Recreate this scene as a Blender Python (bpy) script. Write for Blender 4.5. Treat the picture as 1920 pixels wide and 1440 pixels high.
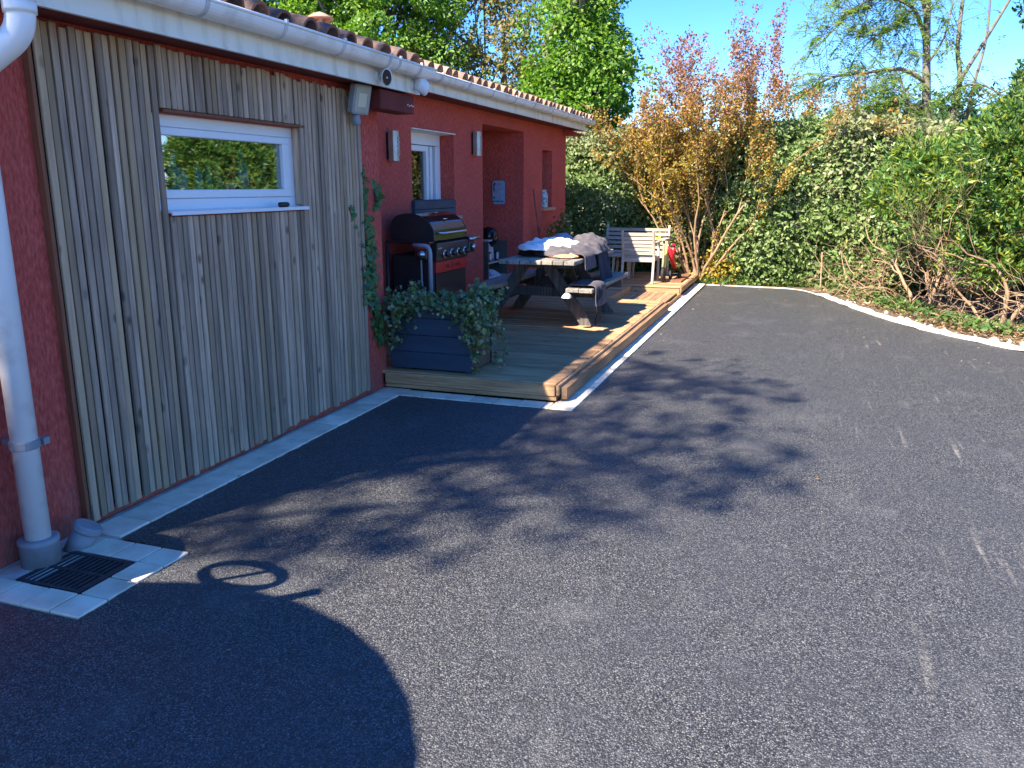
import bpy, bmesh, math, random
import numpy as np
from mathutils import Vector, Matrix
for o in list(bpy.data.objects): bpy.data.objects.remove(o)
random.seed(7); rng = np.random.default_rng(11)
S = bpy.context.scene; COL = S.collection
R = math.radians
# ---------------------------------------------------------------- camera
cd = bpy.data.cameras.new('camera'); cam = bpy.data.objects.new('camera', cd); COL.objects.link(cam)
cd.sensor_width = 36; cd.lens = 1540/1920*36; cd.clip_end = 2000; cd.clip_start = .05
PITCH, YAW = R(13.51), R(19.31)
cam.location = (0, 0, 1.65); cam.rotation_euler = (R(90)-PITCH, 0, YAW)
S.camera = cam
# ---------------------------------------------------------------- sky, sun, exposure
SUN_EL = R(44.4); SUN_DIR = (.4116, .9114)
w = bpy.data.worlds.new('World'); S.world = w; w.use_nodes = True
nt = w.node_tree; nt.nodes.clear()
out = nt.nodes.new('ShaderNodeOutputWorld'); bg = nt.nodes.new('ShaderNodeBackground'); sky = nt.nodes.new('ShaderNodeTexSky')
sky.sky_type = 'NISHITA'; sky.sun_disc = False; sky.sun_elevation = SUN_EL
sky.sun_rotation = math.atan2(-SUN_DIR[0], -SUN_DIR[1]); sky.air_density = 1.0; sky.dust_density = .0; sky.ozone_density = 4.0
hs = nt.nodes.new('ShaderNodeHueSaturation'); hs.inputs['Saturation'].default_value = 1.3
tint = nt.nodes.new('ShaderNodeMix'); tint.data_type = 'RGBA'; tint.blend_type = 'MULTIPLY'; tint.inputs[0].default_value = 1; tint.inputs[7].default_value = (.64, .74, 1.05, 1)   # cool white balance of the photograph, whole sky
bg.inputs['Strength'].default_value = .108
nt.links.new(sky.outputs[0], hs.inputs['Color']); nt.links.new(hs.outputs[0], tint.inputs[6]); nt.links.new(tint.outputs[2], bg.inputs[0]); nt.links.new(bg.outputs[0], out.inputs[0])
sl = bpy.data.lights.new('sun', 'SUN'); sl.energy = 5.0; sl.angle = R(.53); sl.color = (1, .90, .76)
so = bpy.data.objects.new('sun', sl); COL.objects.link(so); so.location = (-5, -12, 12)
dv = Vector((SUN_DIR[0]*math.cos(SUN_EL), SUN_DIR[1]*math.cos(SUN_EL), -math.sin(SUN_EL)))
so.rotation_euler = dv.to_track_quat('-Z', 'Y').to_euler()
S.view_settings.view_transform = 'Standard'; S.view_settings.look = 'None'
S.view_settings.exposure = 1.65; S.view_settings.gamma = 1

# ---------------------------------------------------------------- materials
M = {}
def nodes(name):
    m = bpy.data.materials.new(name); m.use_nodes = True; M[name] = m
    n = m.node_tree.nodes; n.clear()
    o = n.new('ShaderNodeOutputMaterial'); p = n.new('ShaderNodeBsdfPrincipled')
    m.node_tree.links.new(p.outputs[0], o.inputs[0])
    return m, n, m.node_tree.links, p, o
def coords(n, l, scale, kind='Object'):
    tc = n.new('ShaderNodeTexCoord'); mp = n.new('ShaderNodeMapping'); mp.inputs['Scale'].default_value = scale
    l.new(tc.outputs[kind], mp.inputs[0]); return mp.outputs[0]
def noise(n, l, vec, scale, detail=4, rough=.55):
    t = n.new('ShaderNodeTexNoise'); t.inputs['Scale'].default_value = scale; t.inputs['Detail'].default_value = detail
    t.inputs['Roughness'].default_value = rough; l.new(vec, t.inputs['Vector']); return t.outputs['Fac']
def ramp(n, l, fac, stops):
    r = n.new('ShaderNodeValToRGB'); e = r.color_ramp.elements
    while len(e) < len(stops): e.new(.5)
    for k, (p, c) in enumerate(stops):
        e[k].position = p; e[k].color = (c, c, c, 1) if not hasattr(c, '__len__') else (*c, 1)
    l.new(fac, r.inputs[0]); return r.outputs[0]
def mix(n, l, fac, a, b, mode='MIX'):
    m = n.new('ShaderNodeMix'); m.data_type = 'RGBA'; m.blend_type = mode
    for s, v in ((0, fac), (6, a), (7, b)):
        if hasattr(v, 'is_linked') or hasattr(v, 'links'): l.new(v, m.inputs[s])
        elif s == 0: m.inputs[0].default_value = v
        else: m.inputs[s].default_value = (*v, 1)
    return m.outputs[2]
def bump(n, l, p, h, strength, dist):
    b = n.new('ShaderNodeBump'); b.inputs['Strength'].default_value = strength; b.inputs['Distance'].default_value = dist
    l.new(h, b.inputs['Height']); l.new(b.outputs[0], p.inputs['Normal']); return b
def pm(name, c1, c2=None, scale=8, rough=.6, bstr=.2, bdist=.004, bscale=None, stretch=(1,1,1), metal=0, spec=.5, rnd=0, lo=.35, hi=.65):
    m, n, l, p, o = nodes(name); c2 = c2 or tuple(min(1, x*.75) for x in c1)
    v = coords(n, l, stretch); f = noise(n, l, v, scale)
    c = ramp(n, l, f, [(lo, c2), (hi, c1)])
    if rnd:
        oi = n.new('ShaderNodeObjectInfo'); mr = n.new('ShaderNodeMapRange'); mr.inputs[3].default_value = 1-rnd; mr.inputs[4].default_value = 1+rnd
        l.new(oi.outputs['Random'], mr.inputs[0]); hv = n.new('ShaderNodeHueSaturation'); l.new(mr.outputs[0], hv.inputs['Value']); l.new(c, hv.inputs['Color']); c = hv.outputs[0]
    l.new(c, p.inputs['Base Color'])
    p.inputs['Roughness'].default_value = rough; p.inputs['Metallic'].default_value = metal; p.inputs['Specular IOR Level'].default_value = spec
    if bstr: bump(n, l, p, noise(n, l, v, bscale or scale*4, 5), bstr, bdist)
    return m
def wood(name, cols, axis, rough=.75, rnd=.35, knots=True, hue=.0, foot=None):
    """cols: three colours; grain stretched along axis; tone changes from board to board"""
    m, n, l, p, o = nodes(name)
    sc = [40, 40, 40]; sc[axis] = 2.2
    oi = n.new('ShaderNodeObjectInfo')
    tc = n.new('ShaderNodeTexCoord'); ad = n.new('ShaderNodeVectorMath'); ad.operation = 'ADD'
    cb = n.new('ShaderNodeCombineXYZ'); mu = n.new('ShaderNodeMath'); mu.operation = 'MULTIPLY'; mu.inputs[1].default_value = 37
    l.new(oi.outputs['Random'], mu.inputs[0]); [l.new(mu.outputs[0], cb.inputs[i]) for i in range(3)]
    l.new(tc.outputs['Object'], ad.inputs[0]); l.new(cb.outputs[0], ad.inputs[1])
    mp = n.new('ShaderNodeMapping'); mp.inputs['Scale'].default_value = sc; l.new(ad.outputs[0], mp.inputs[0])
    g = noise(n, l, mp.outputs[0], 1.0, 6, .65)
    big = noise(n, l, ad.outputs[0], 2.5, 3)
    c = ramp(n, l, g, [(.3, cols[0]), (.55, cols[1]), (.75, cols[2])])
    c = mix(n, l, ramp(n, l, big, [(.45, 0.), (.7, .35)]), c, cols[0])
    if knots:
        sc2 = [11, 11, 11]; sc2[axis] = 6.5
        mk = n.new('ShaderNodeMapping'); mk.inputs['Scale'].default_value = sc2; l.new(ad.outputs[0], mk.inputs[0])
        vo = n.new('ShaderNodeTexVoronoi'); vo.inputs['Scale'].default_value = 1.0; l.new(mk.outputs[0], vo.inputs['Vector'])
        ks = n.new('ShaderNodeSeparateColor'); l.new(vo.outputs['Color'], ks.inputs[0]); km = n.new('ShaderNodeMath'); km.operation = 'MULTIPLY'; l.new(ramp(n, l, vo.outputs['Distance'], [(.10, .85), (.24, 0.)]), km.inputs[0]); l.new(ramp(n, l, ks.outputs[0], [(.5, 0.), (.75, 1.)]), km.inputs[1])
        c = mix(n, l, km.outputs[0], c, tuple(x*.4 for x in cols[0]))
    mr = n.new('ShaderNodeMapRange'); mr.inputs[3].default_value = 1-rnd; mr.inputs[4].default_value = 1+rnd; l.new(oi.outputs['Random'], mr.inputs[0])
    # second random for warmth
    m2 = n.new('ShaderNodeMath'); m2.operation = 'FRACT'; m3 = n.new('ShaderNodeMath'); m3.operation = 'MULTIPLY'; m3.inputs[1].default_value = 91.7
    l.new(oi.outputs['Random'], m3.inputs[0]); l.new(m3.outputs[0], m2.inputs[0])
    if hue:
        c = mix(n, l, ramp(n, l, m2.outputs[0], [(.55, 0.), (.97, hue)]), c, (.42, .27, .13))
    if foot:
        sz = n.new('ShaderNodeSeparateXYZ'); l.new(tc.outputs['Object'], sz.inputs[0]); ft = n.new('ShaderNodeMapRange'); ft.inputs[1].default_value = .05; ft.inputs[2].default_value = .95; ft.inputs[3].default_value = .5; ft.inputs[4].default_value = 0; l.new(sz.outputs[2], ft.inputs[0])
        fm = n.new('ShaderNodeMath'); fm.operation = 'MULTIPLY'; l.new(ft.outputs[0], fm.inputs[0]); l.new(ramp(n, l, noise(n, l, tc.outputs['Object'], 5, 5, .7), [(.35, .1), (.65, 1.)]), fm.inputs[1]); c = mix(n, l, fm.outputs[0], c, foot)
    hv = n.new('ShaderNodeHueSaturation'); l.new(mr.outputs[0], hv.inputs['Value']); l.new(c, hv.inputs['Color'])
    l.new(hv.outputs[0], p.inputs['Base Color']); p.inputs['Roughness'].default_value = rough; p.inputs['Specular IOR Level'].default_value = .3
    bump(n, l, p, g, .35, .003); return m
def leafmat(name, cols, rough=.45, trans=.3, spec=.5):
    m, n, l, p, o = nodes(name)
    g = n.new('ShaderNodeNewGeometry')
    k = len(cols); c = ramp(n, l, g.outputs['Random Per Island'], [(i/max(1, k-1), cols[i]) for i in range(k)])
    l.new(c, p.inputs['Base Color']); p.inputs['Roughness'].default_value = rough; p.inputs['Specular IOR Level'].default_value = spec
    t = n.new('ShaderNodeBsdfTranslucent'); hv = n.new('ShaderNodeHueSaturation'); hv.inputs['Value'].default_value = 1.3; hv.inputs['Saturation'].default_value = 1.1
    l.new(c, hv.inputs['Color']); l.new(hv.outputs[0], t.inputs[0])
    ms = n.new('ShaderNodeMixShader'); ms.inputs[0].default_value = trans
    l.new(p.outputs[0], ms.inputs[1]); l.new(t.outputs[0], ms.inputs[2]); l.new(ms.outputs[0], o.inputs[0]); return m
def glassmat(name, refl=.5, tint=(.8, .9, .9), thru=.6):
    m, n, l, p, o = nodes(name); n.remove(p)
    tr = n.new('ShaderNodeBsdfTransparent'); tr.inputs[0].default_value = (*[x*thru for x in tint], 1)
    gl = n.new('ShaderNodeBsdfGlossy'); gl.inputs['Roughness'].default_value = .012; gl.inputs[0].default_value = (.95, 1, 1, 1)
    lw = n.new('ShaderNodeFresnel'); lw.inputs[0].default_value = 1.5
    mr = n.new('ShaderNodeMapRange'); mr.inputs[1].default_value = .0; mr.inputs[2].default_value = .25; mr.inputs[3].default_value = .12; mr.inputs[4].default_value = refl+.2
    l.new(lw.outputs[0], mr.inputs[0])
    ms = n.new('ShaderNodeMixShader'); l.new(mr.outputs[0], ms.inputs[0]); l.new(tr.outputs[0], ms.inputs[1]); l.new(gl.outputs[0], ms.inputs[2]); l.new(ms.outputs[0], o.inputs[0]); return m

def stucco():
    m, n, l, p, o = nodes('red_stucco')
    v = coords(n, l, (1, 1, .35)); w0 = coords(n, l, (1, 1, 1)); f = noise(n, l, v, 70, 5, .6); g = noise(n, l, w0, 1.6, 5, .65)
    c = ramp(n, l, f, [(.3, (.40, .060, .045)), (.5, (.60, .105, .078)), (.72, (.74, .18, .135))])
    c = mix(n, l, ramp(n, l, g, [(.4, 0.), (.75, .45)]), c, (.40, .055, .042))
    st = noise(n, l, coords(n, l, (7, 7, .5)), 1.0, 5, .6)                    # rain streaks
    c = mix(n, l, ramp(n, l, st, [(.58, 0.), (.75, .35)]), c, (.30, .07, .06))
    sz = n.new('ShaderNodeSeparateXYZ'); l.new(w0, sz.inputs[0]); mr = n.new('ShaderNodeMapRange'); mr.inputs[1].default_value = .0; mr.inputs[2].default_value = .42; mr.inputs[3].default_value = .75; mr.inputs[4].default_value = 0; l.new(sz.outputs[2], mr.inputs[0])
    mm = n.new('ShaderNodeMath'); mm.operation = 'MULTIPLY'; l.new(mr.outputs[0], mm.inputs[0]); l.new(ramp(n, l, noise(n, l, w0, 9, 6, .7), [(.35, 0.), (.65, 1.)]), mm.inputs[1])
    c = mix(n, l, mm.outputs[0], c, (.24, .13, .10))                         # splashed dirt at the foot
    l.new(c, p.inputs['Base Color']); p.inputs['Roughness'].default_value = .9; p.inputs['Specular IOR Level'].default_value = .2
    bump(n, l, p, f, .9, .010)
stucco()
def asphalt():
    m, n, l, p, o = nodes('asphalt')
    v = coords(n, l, (1, 1, 1))
    wv = n.new('ShaderNodeTexNoise'); wv.inputs['Scale'].default_value = 60; l.new(v, wv.inputs['Vector'])
    va = n.new('ShaderNodeMix'); va.data_type = 'RGBA'; va.blend_type = 'LINEAR_LIGHT'; va.inputs[0].default_value = .006; l.new(v, va.inputs[6]); l.new(wv.outputs['Color'], va.inputs[7])
    vo = n.new('ShaderNodeTexVoronoi'); vo.inputs['Scale'].default_value = 165; l.new(va.outputs[2], vo.inputs['Vector'])
    sep = n.new('ShaderNodeSeparateColor'); l.new(vo.outputs['Color'], sep.inputs[0])
    stone = ramp(n, l, sep.outputs[0], [(.0, (.040, .041, .045)), (.5, (.112, .112, .115)), (.82, (.20, .20, .198)), (1, (.34, .33, .315))])
    pit = ramp(n, l, vo.outputs['Distance'], [(.25, 1.), (.62, .22)])
    c = mix(n, l, 1., stone, pit, 'MULTIPLY')
    big = noise(n, l, v, .8, 6, .65)                     # fresh dark patches and older pale ones
    c = mix(n, l, ramp(n, l, big, [(.36, .4), (.56, 0.)]), c, (.055, .057, .064))
    d = noise(n, l, coords(n, l, (1, .6, 1)), 2.1, 8, .72)  # pale dust
    c = mix(n, l, ramp(n, l, d, [(.54, 0.), (.78, .33)]), c, (.24, .235, .225))
    vs = coords(n, l, (16, 1.1, 1)); s_ = noise(n, l, vs, 1.0, 6, .6)
    sx = n.new('ShaderNodeSeparateXYZ'); l.new(v, sx.inputs[0])
    side = n.new('ShaderNodeMapRange'); side.inputs[1].default_value = -.3; side.inputs[2].default_value = .9; l.new(sx.outputs[0], side.inputs[0])
    sc = n.new('ShaderNodeMath'); sc.operation = 'MULTIPLY'
    l.new(ramp(n, l, s_, [(.60, 0.), (.74, .6)]), sc.inputs[0]); l.new(side.outputs[0], sc.inputs[1])
    sc2 = n.new('ShaderNodeMath'); sc2.operation = 'MULTIPLY'; l.new(sc.outputs[0], sc2.inputs[0]); l.new(ramp(n, l, noise(n, l, v, 24, 4, .7), [(.42, .1), (.6, 1.)]), sc2.inputs[1])
    c = mix(n, l, sc2.outputs[0], c, (.40, .36, .30))    # cement scuffs on the open side of the drive
    s2 = noise(n, l, coords(n, l, (2.6, 6, 1)), 1.0, 4, .5)
    c = mix(n, l, ramp(n, l, s2, [(.645, 0.), (.70, .7)]), c, (.04, .04, .042))   # tarry smears
    l.new(c, p.inputs['Base Color']); p.inputs['Roughness'].default_value = .55; p.inputs['Specular IOR Level'].default_value = .5
    h = n.new('ShaderNodeMath'); h.operation = 'SUBTRACT'; h.inputs[0].default_value = 1; l.new(vo.outputs['Distance'], h.inputs[1])
    h2 = n.new('ShaderNodeMath'); h2.operation = 'MULTIPLY_ADD'; h2.inputs[1].default_value = 3.; l.new(noise(n, l, v, 3, 3), h2.inputs[0]); l.new(h.outputs[0], h2.inputs[2])
    bump(n, l, p, h2.outputs[0], .8, .006)
asphalt()
pm('soil', (.17, .12, .075), (.09, .065, .04), 6, .95, .6, .02)
pm('grass_soil', (.07, .11, .03), (.10, .08, .04), 4, .95, .6, .02)
pm('paver', (.93, .80, .60), (.70, .57, .41), 5, .8, .25, .003, 60, rnd=.13)
pm('white_concrete', (.74, .68, .58), (.45, .39, .31), 7, .9, .8, .012, 25)
pm('grate_iron', (.045, .05, .055), (.025, .027, .03), 20, .5, .3, .002)
pm('white_pvc', (.86, .85, .82), (.66, .64, .58), 5, .36, .06, .001, lo=.28, hi=.48)
pm('fascia_white', (.84, .80, .70), (.60, .54, .43), 4, .5, .1, .002, stretch=(1, 2.2, .5), lo=.25, hi=.5)
pm('white_frame', (.86, .86, .86), (.82, .82, .82), 3, .3, 0)
pm('grey_bracket', (.62, .63, .63), None, 6, .4, 0)
pm('grey_pvc', (.30, .32, .34), (.22, .24, .25), 8, .5, .1)
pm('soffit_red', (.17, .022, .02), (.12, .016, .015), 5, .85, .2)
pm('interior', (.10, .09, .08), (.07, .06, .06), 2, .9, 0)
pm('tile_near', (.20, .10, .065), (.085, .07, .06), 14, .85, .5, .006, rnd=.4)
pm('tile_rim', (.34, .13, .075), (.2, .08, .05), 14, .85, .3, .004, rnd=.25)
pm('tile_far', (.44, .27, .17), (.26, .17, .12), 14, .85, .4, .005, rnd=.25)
pm('terracotta', (.55, .30, .20), (.45, .24, .16), 10, .8, .2)
wood('slat_wood', [(.25, .172, .118), (.47, .335, .232), (.64, .465, .315)], 2, rnd=.34, hue=.6, foot=(.25, .23, .155))
wood('deck_x', [(.27, .145, .07), (.52, .30, .145), (.70, .44, .225)], 0, rnd=.25, hue=.3, rough=.85)
wood('deck_y', [(.24, .14, .075), (.43, .265, .145), (.56, .37, .21)], 1, rnd=.25, hue=.3, rough=.85)
wood('old_y', [(.15, .135, .115), (.31, .28, .235), (.46, .42, .35)], 1, rnd=.25, hue=.15)
wood('dark_leg', [(.045, .042, .04), (.12, .11, .10), (.24, .22, .19)], 2, rnd=.3, knots=False)
wood('teak', [(.34, .28, .20), (.52, .45, .35), (.62, .55, .45)], 0, rnd=.15, knots=False)
wood('teak_z', [(.34, .28, .20), (.52, .45, .35), (.62, .55, .45)], 2, rnd=.15, knots=False)
wood('brown_board', [(.16, .07, .035), (.25, .11, .055), (.32, .16, .08)], 1, rnd=.1, knots=False)
wood('trim_brown', [(.17, .06, .03), (.26, .10, .05), (.3, .13, .07)], 2, rnd=.1, knots=False)
pm('planter_blue', (.032, .06, .095), (.022, .042, .07), 9, .6, .3, .003, stretch=(.2, 1, 1), rnd=.15)
pm('planter_brown', (.13, .085, .06), (.08, .055, .04), 9, .7, .3)
pm('black_enamel', (.012, .012, .014), (.008, .008, .009), 5, .12, 0, spec=.6)
pm('black_matte', (.022, .022, .024), (.014, .014, .016), 12, .5, .1)
pm('graphite', (.055, .055, .058), (.045, .045, .047), 30, .3, .0, metal=.6)
pm('steel', (.60, .61, .63), (.5, .51, .53), 20, .28, 0, metal=1)
pm('grey_paint', (.30, .33, .38), (.27, .3, .34), 6, .35, 0)
pm('bbq_red', (.50, .018, .022), (.44, .014, .018), 8, .35, 0)
pm('cloth_grey', (.115, .10, .105), (.075, .066, .07), 14, .95, .5, .006)
pm('cloth_white', (.78, .77, .76), (.55, .54, .55), 22, .95, .5, .006, lo=.3, hi=.45)
pm('cloth_navy', (.022, .03, .055), (.015, .02, .04), 14, .95, .4, .006)
pm('cloth_black', (.012, .013, .018), (.008, .009, .012), 14, .9, .4, .006)
pm('cloth_orange', (.72, .22, .05), (.75, .48, .28), 30, .9, .4, .004)
pm('lamp_metal', (.55, .54, .50), (.45, .42, .34), 12, .35, 0, metal=.5)
pm('lamp_glass', (.35, .38, .42), (.3, .33, .37), 12, .25, 0)
pm('cam_white', (.78, .79, .80), (.74, .75, .76), 6, .3, 0)
pm('flood_glass', (.42, .43, .38), (.33, .34, .30), 4, .18, 0, spec=.8)
pm('flood_inner', (.62, .60, .46), (.55, .53, .42), 4, .3, 0)
pm('cab_olive', (.115, .105, .08), (.09, .082, .062), 8, .6, 0)
pm('cab_white', (.55, .53, .5), None, 8, .5, 0)
pm('toy_white', (.60, .63, .68), None, 8, .35, 0)
pm('rubber', (.02, .02, .022), (.014, .014, .015), 20, .7, .1)
pm('toy_red', (.60, .02, .03), (.5, .015, .02), 8, .3, 0)
pm('toy_lime', (.62, .62, .10), (.5, .55, .08), 8, .4, 0)
pm('shoe_purple', (.14, .07, .32), (.5, .42, .6), 40, .8, .1)
pm('plaque_blue', (.34, .46, .58), (.24, .36, .50), 25, .5, 0)
pm('ink_blue', (.02, .05, .16), None, 9, .6, 0)
pm('ink_rose', (.38, .33, .42), None, 9, .6, 0)
pm('bark', (.22, .16, .10), (.10, .075, .05), 18, .9, .6, .01, stretch=(1, 1, .3))
pm('bark_tan', (.44, .29, .17), (.27, .17, .10), 16, .9, .6, .008, stretch=(1, 1, .3))
pm('bark_grey', (.22, .19, .15), (.13, .115, .09), 16, .9, .5, .01, stretch=(1, 1, .3))
pm('bark_dark', (.07, .055, .045), (.04, .03, .025), 16, .9, .5, .01)
pm('stem_ivy', (.15, .10, .07), None, 30, .9, .2)
pm('bottle_teal', (.12, .62, .55), (.08, .48, .46), 6, .2, 0)
pm('bottle_green', (.15, .60, .28), (.10, .48, .22), 6, .2, 0)
pm('bottle_amber', (.5, .38, .12), None, 6, .25, 0)
pm('label_white', (.75, .78, .76), None, 6, .5, 0)
pm('jar_paint', (.62, .62, .55), (.12, .25, .32), 28, .3, 0, lo=.45, hi=.55)
pm('added_canopy_cloth', (.5, .45, .36), None, 6, .9, .1)
leafmat('leaf_hedge', [(.07, .135, .032), (.14, .225, .06), (.22, .30, .095), (.33, .38, .17)], .5, .25, .35)
leafmat('leaf_silver', [(.16, .19, .08), (.25, .26, .12), (.33, .31, .18), (.20, .25, .09)], .5, .25, .35)
leafmat('leaf_pitto', [(.06, .15, .03), (.10, .21, .04), (.15, .27, .05), (.21, .30, .05), (.34, .32, .04)], .4, .3)
leafmat('leaf_tree', [(.06, .16, .016), (.11, .24, .026), (.17, .31, .034), (.25, .37, .05)], .45, .42)
leafmat('leaf_thin', [(.10, .16, .03), (.17, .20, .04), (.26, .21, .06), (.30, .19, .06)], .5, .38)
leafmat('leaf_dark', [(.022, .065, .022), (.035, .09, .028), (.055, .12, .035)], .42, .25)
leafmat('leaf_orange', [(.34, .135, .03), (.46, .24, .045), (.46, .30, .06), (.24, .20, .05), (.33, .13, .05)], .5, .3)
leafmat('leaf_bronze', [(.24, .10, .07), (.32, .13, .075), (.30, .15, .11), (.38, .19, .09)], .5, .3)
leafmat('leaf_yellow', [(.42, .30, .03), (.50, .36, .04), (.32, .25, .04), (.20, .20, .03)], .5, .3)
leafmat('leaf_mimosa', [(.11, .22, .04), (.17, .30, .05), (.25, .37, .07), (.36, .40, .12)], .5, .5)
leafmat('leaf_ivy', [(.05, .095, .025), (.09, .16, .038), (.15, .22, .06), (.30, .34, .15), (.14, .12, .04)], .32, .15, .6)
leafmat('leaf_ivy_bright', [(.05, .12, .035), (.08, .18, .045), (.12, .22, .06)], .35, .25)
leafmat('leaf_cover', [(.05, .12, .03), (.09, .18, .04), (.15, .22, .06), (.22, .24, .08)], .45, .3)
leafmat('leaf_litter', [(.16, .085, .04), (.26, .15, .075), (.36, .24, .13), (.46, .34, .2), (.12, .07, .04)], .8, .15)
leafmat('grass_blade', [(.05, .12, .02), (.09, .18, .03), (.16, .22, .05)], .5, .3)
glassmat('glass_near', .22, thru=.92); glassmat('glass_dark', -.05)

# ---------------------------------------------------------------- mesh helpers
def wloc(o):
    v = Vector((0, 0, 0))
    while o is not None: v += o.location; o = o.parent
    return v
class MB:
    def __init__(s): s.v = []; s.f = []
    def add(s, vs, fs):
        b = len(s.v); s.v += [tuple(x) for x in vs]; s.f += [tuple(b+i for i in f) for f in fs]; return s
    def box(s, x0, x1, y0, y1, z0, z1):
        vs = [(x, y, z) for x in (x0, x1) for y in (y0, y1) for z in (z0, z1)]
        return s.add(vs, [(0, 1, 3, 2), (4, 6, 7, 5), (0, 4, 5, 1), (2, 3, 7, 6), (0, 2, 6, 4), (1, 5, 7, 3)])
    def bar(s, a, b, w, h, up=(0, 0, 1)):
        a, b = Vector(a), Vector(b); d = (b-a).normalized(); sd = d.cross(Vector(up))
        if sd.length < 1e-4: sd = d.cross(Vector((1, 0, 0)))
        sd.normalize(); u = sd.cross(d)
        vs = [p+sd*i*w/2+u*j*h/2 for p in (a, b) for i, j in ((-1, -1), (1, -1), (1, 1), (-1, 1))]
        return s.add(vs, [(0, 1, 2, 3), (7, 6, 5, 4), (0, 4, 5, 1), (1, 5, 6, 2), (2, 6, 7, 3), (3, 7, 4, 0)])
    def tube(s, path, rad, seg=8, caps=True):
        P = [Vector(p) for p in path]; n = len(P)
        if not hasattr(rad, '__len__'): rad = [rad]*n
        u = None; rings = []; b = len(s.v)
        for i in range(n):
            d = (P[min(i+1, n-1)]-P[max(i-1, 0)])
            d = d.normalized() if d.length > 1e-9 else Vector((0, 0, 1))
            if u is None:
                u = d.orthogonal().normalized()
            else:
                u = (u-d*u.dot(d)); u = u.normalized() if u.length > 1e-6 else d.orthogonal().normalized()
            q = d.cross(u)
            for k in range(seg):
                a = 2*math.pi*k/seg; s.v.append(tuple(P[i]+(u*math.cos(a)+q*math.sin(a))*rad[i]))
        for i in range(n-1):
            for k in range(seg):
                k2 = (k+1) % seg; s.f.append((b+i*seg+k, b+i*seg+k2, b+(i+1)*seg+k2, b+(i+1)*seg+k))
        if caps: s.f.append(tuple(b+k for k in range(seg))[::-1]); s.f.append(tuple(b+(n-1)*seg+k for k in range(seg)))
        return s
    def lathe(s, prof, c, seg=16, axis='z'):
        b = len(s.v); c = Vector(c)
        for r, h in prof:
            for k in range(seg):
                a = 2*math.pi*k/seg; x, y = r*math.cos(a), r*math.sin(a)
                q = {'z': (x, y, h), 'x': (h, x, y), 'y': (x, h, y)}[axis]; s.v.append(tuple(c+Vector(q)))
        for i in range(len(prof)-1):
            for k in range(seg):
                k2 = (k+1) % seg; s.f.append((b+i*seg+k, b+i*seg+k2, b+(i+1)*seg+k2, b+(i+1)*seg+k))
        s.f.append(tuple(b+k for k in range(seg))[::-1]); s.f.append(tuple(b+(len(prof)-1)*seg+k for k in range(seg)))
        return s
    def prism(s, poly, fn, d0, d1):
        """poly of 2-D points, fn(u,v,d)->xyz"""
        n = len(poly); vs = [fn(u, v, d0) for u, v in poly]+[fn(u, v, d1) for u, v in poly]
        return s.add(vs, [tuple(range(n))[::-1], tuple(range(n, 2*n))]+[(i, (i+1) % n, n+(i+1) % n, n+i) for i in range(n)])
    def build(s, name, mat, parent=None, smooth=False, bevel=0, seg=1, fix=True):
        me = bpy.data.meshes.new(name); base = wloc(parent) if parent else Vector((0, 0, 0))
        me.from_pydata([tuple(Vector(v)-base) for v in s.v], [], s.f); 
        if fix or bevel:
            bm = bmesh.new(); bm.from_mesh(me)
            if fix: bmesh.ops.recalc_face_normals(bm, faces=bm.faces)
            if bevel: bmesh.ops.bevel(bm, geom=bm.edges[:], offset=bevel, segments=seg, affect='EDGES', clamp_overlap=True)
            bm.to_mesh(me); bm.free()
        if smooth:
            me.polygons.foreach_set('use_smooth', [True]*len(me.polygons))
        me.materials.append(M[mat]); o = bpy.data.objects.new(name, me); COL.objects.link(o); o.parent = parent
        return o
def tag(o, label=None, cat=None, group=None, kind=None):
    if label: o['label'] = label
    if cat: o['category'] = cat
    if group: o['group'] = group
    if kind: o['kind'] = kind
    return o
def thing(name, label, cat, loc=(0, 0, 0), group=None):
    o = bpy.data.objects.new(name, None); COL.objects.link(o); o.location = loc; o.empty_display_size = .1
    return tag(o, label, cat, group)
def sub(name, parent, loc=(0, 0, 0)):
    o = bpy.data.objects.new(name, None); COL.objects.link(o); o.parent = parent; return o
def B(name, mat, parent, x0, x1, y0, y1, z0, z1, bevel=0):
    return MB().box(x0, x1, y0, y1, z0, z1).build(name, mat, parent, bevel=bevel)
def text_obj(txt, size, mat, parent, mtx, name='lettering', ext=.001):
    c = bpy.data.curves.new('t', 'FONT'); c.body = txt; c.size = size; c.extrude = ext; c.align_x = 'CENTER'; c.align_y = 'CENTER'
    o = bpy.data.objects.new('t', c); COL.objects.link(o)
    me = bpy.data.meshes.new_from_object(o); bpy.data.objects.remove(o)
    me.transform(mtx); me.transform(Matrix.Translation(-wloc(parent))); me.materials.clear(); me.materials.append(M[mat])
    q = bpy.data.objects.new(name, me); COL.objects.link(q); q.parent = parent; return q

# foliage ----------------------------------------------------------------
T_DIAM = (np.array([(0, 0, 0), (-.5, .45, .12), (0, 1, -.05), (.5, .45, .12)]), [(0, 1, 2), (0, 2, 3)])
T_OVAL = (np.array([(0, 0, 0), (-.42, .28, .10), (-.40, .65, .08), (0, 1, -.12), (.40, .65, .08), (.42, .28, .10), (0, .45, 0)]),
          [(0, 1, 6), (1, 2, 6), (2, 3, 6), (3, 4, 6), (4, 5, 6), (5, 0, 6)])
T_IVY = (np.array([(0, 0, 0), (-.55, .1, .06), (-.28, .42, .0), (-.42, .62, .05), (0, 1, -.1), (.42, .62, .05), (.28, .42, 0), (.55, .1, .06)]),
         [(0, 1, 2), (0, 2, 6), (2, 3, 4), (2, 4, 6), (4, 5, 6), (0, 6, 7)])
def unit(a): return a/np.maximum(np.linalg.norm(a, axis=1, keepdims=True), 1e-9)
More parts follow.
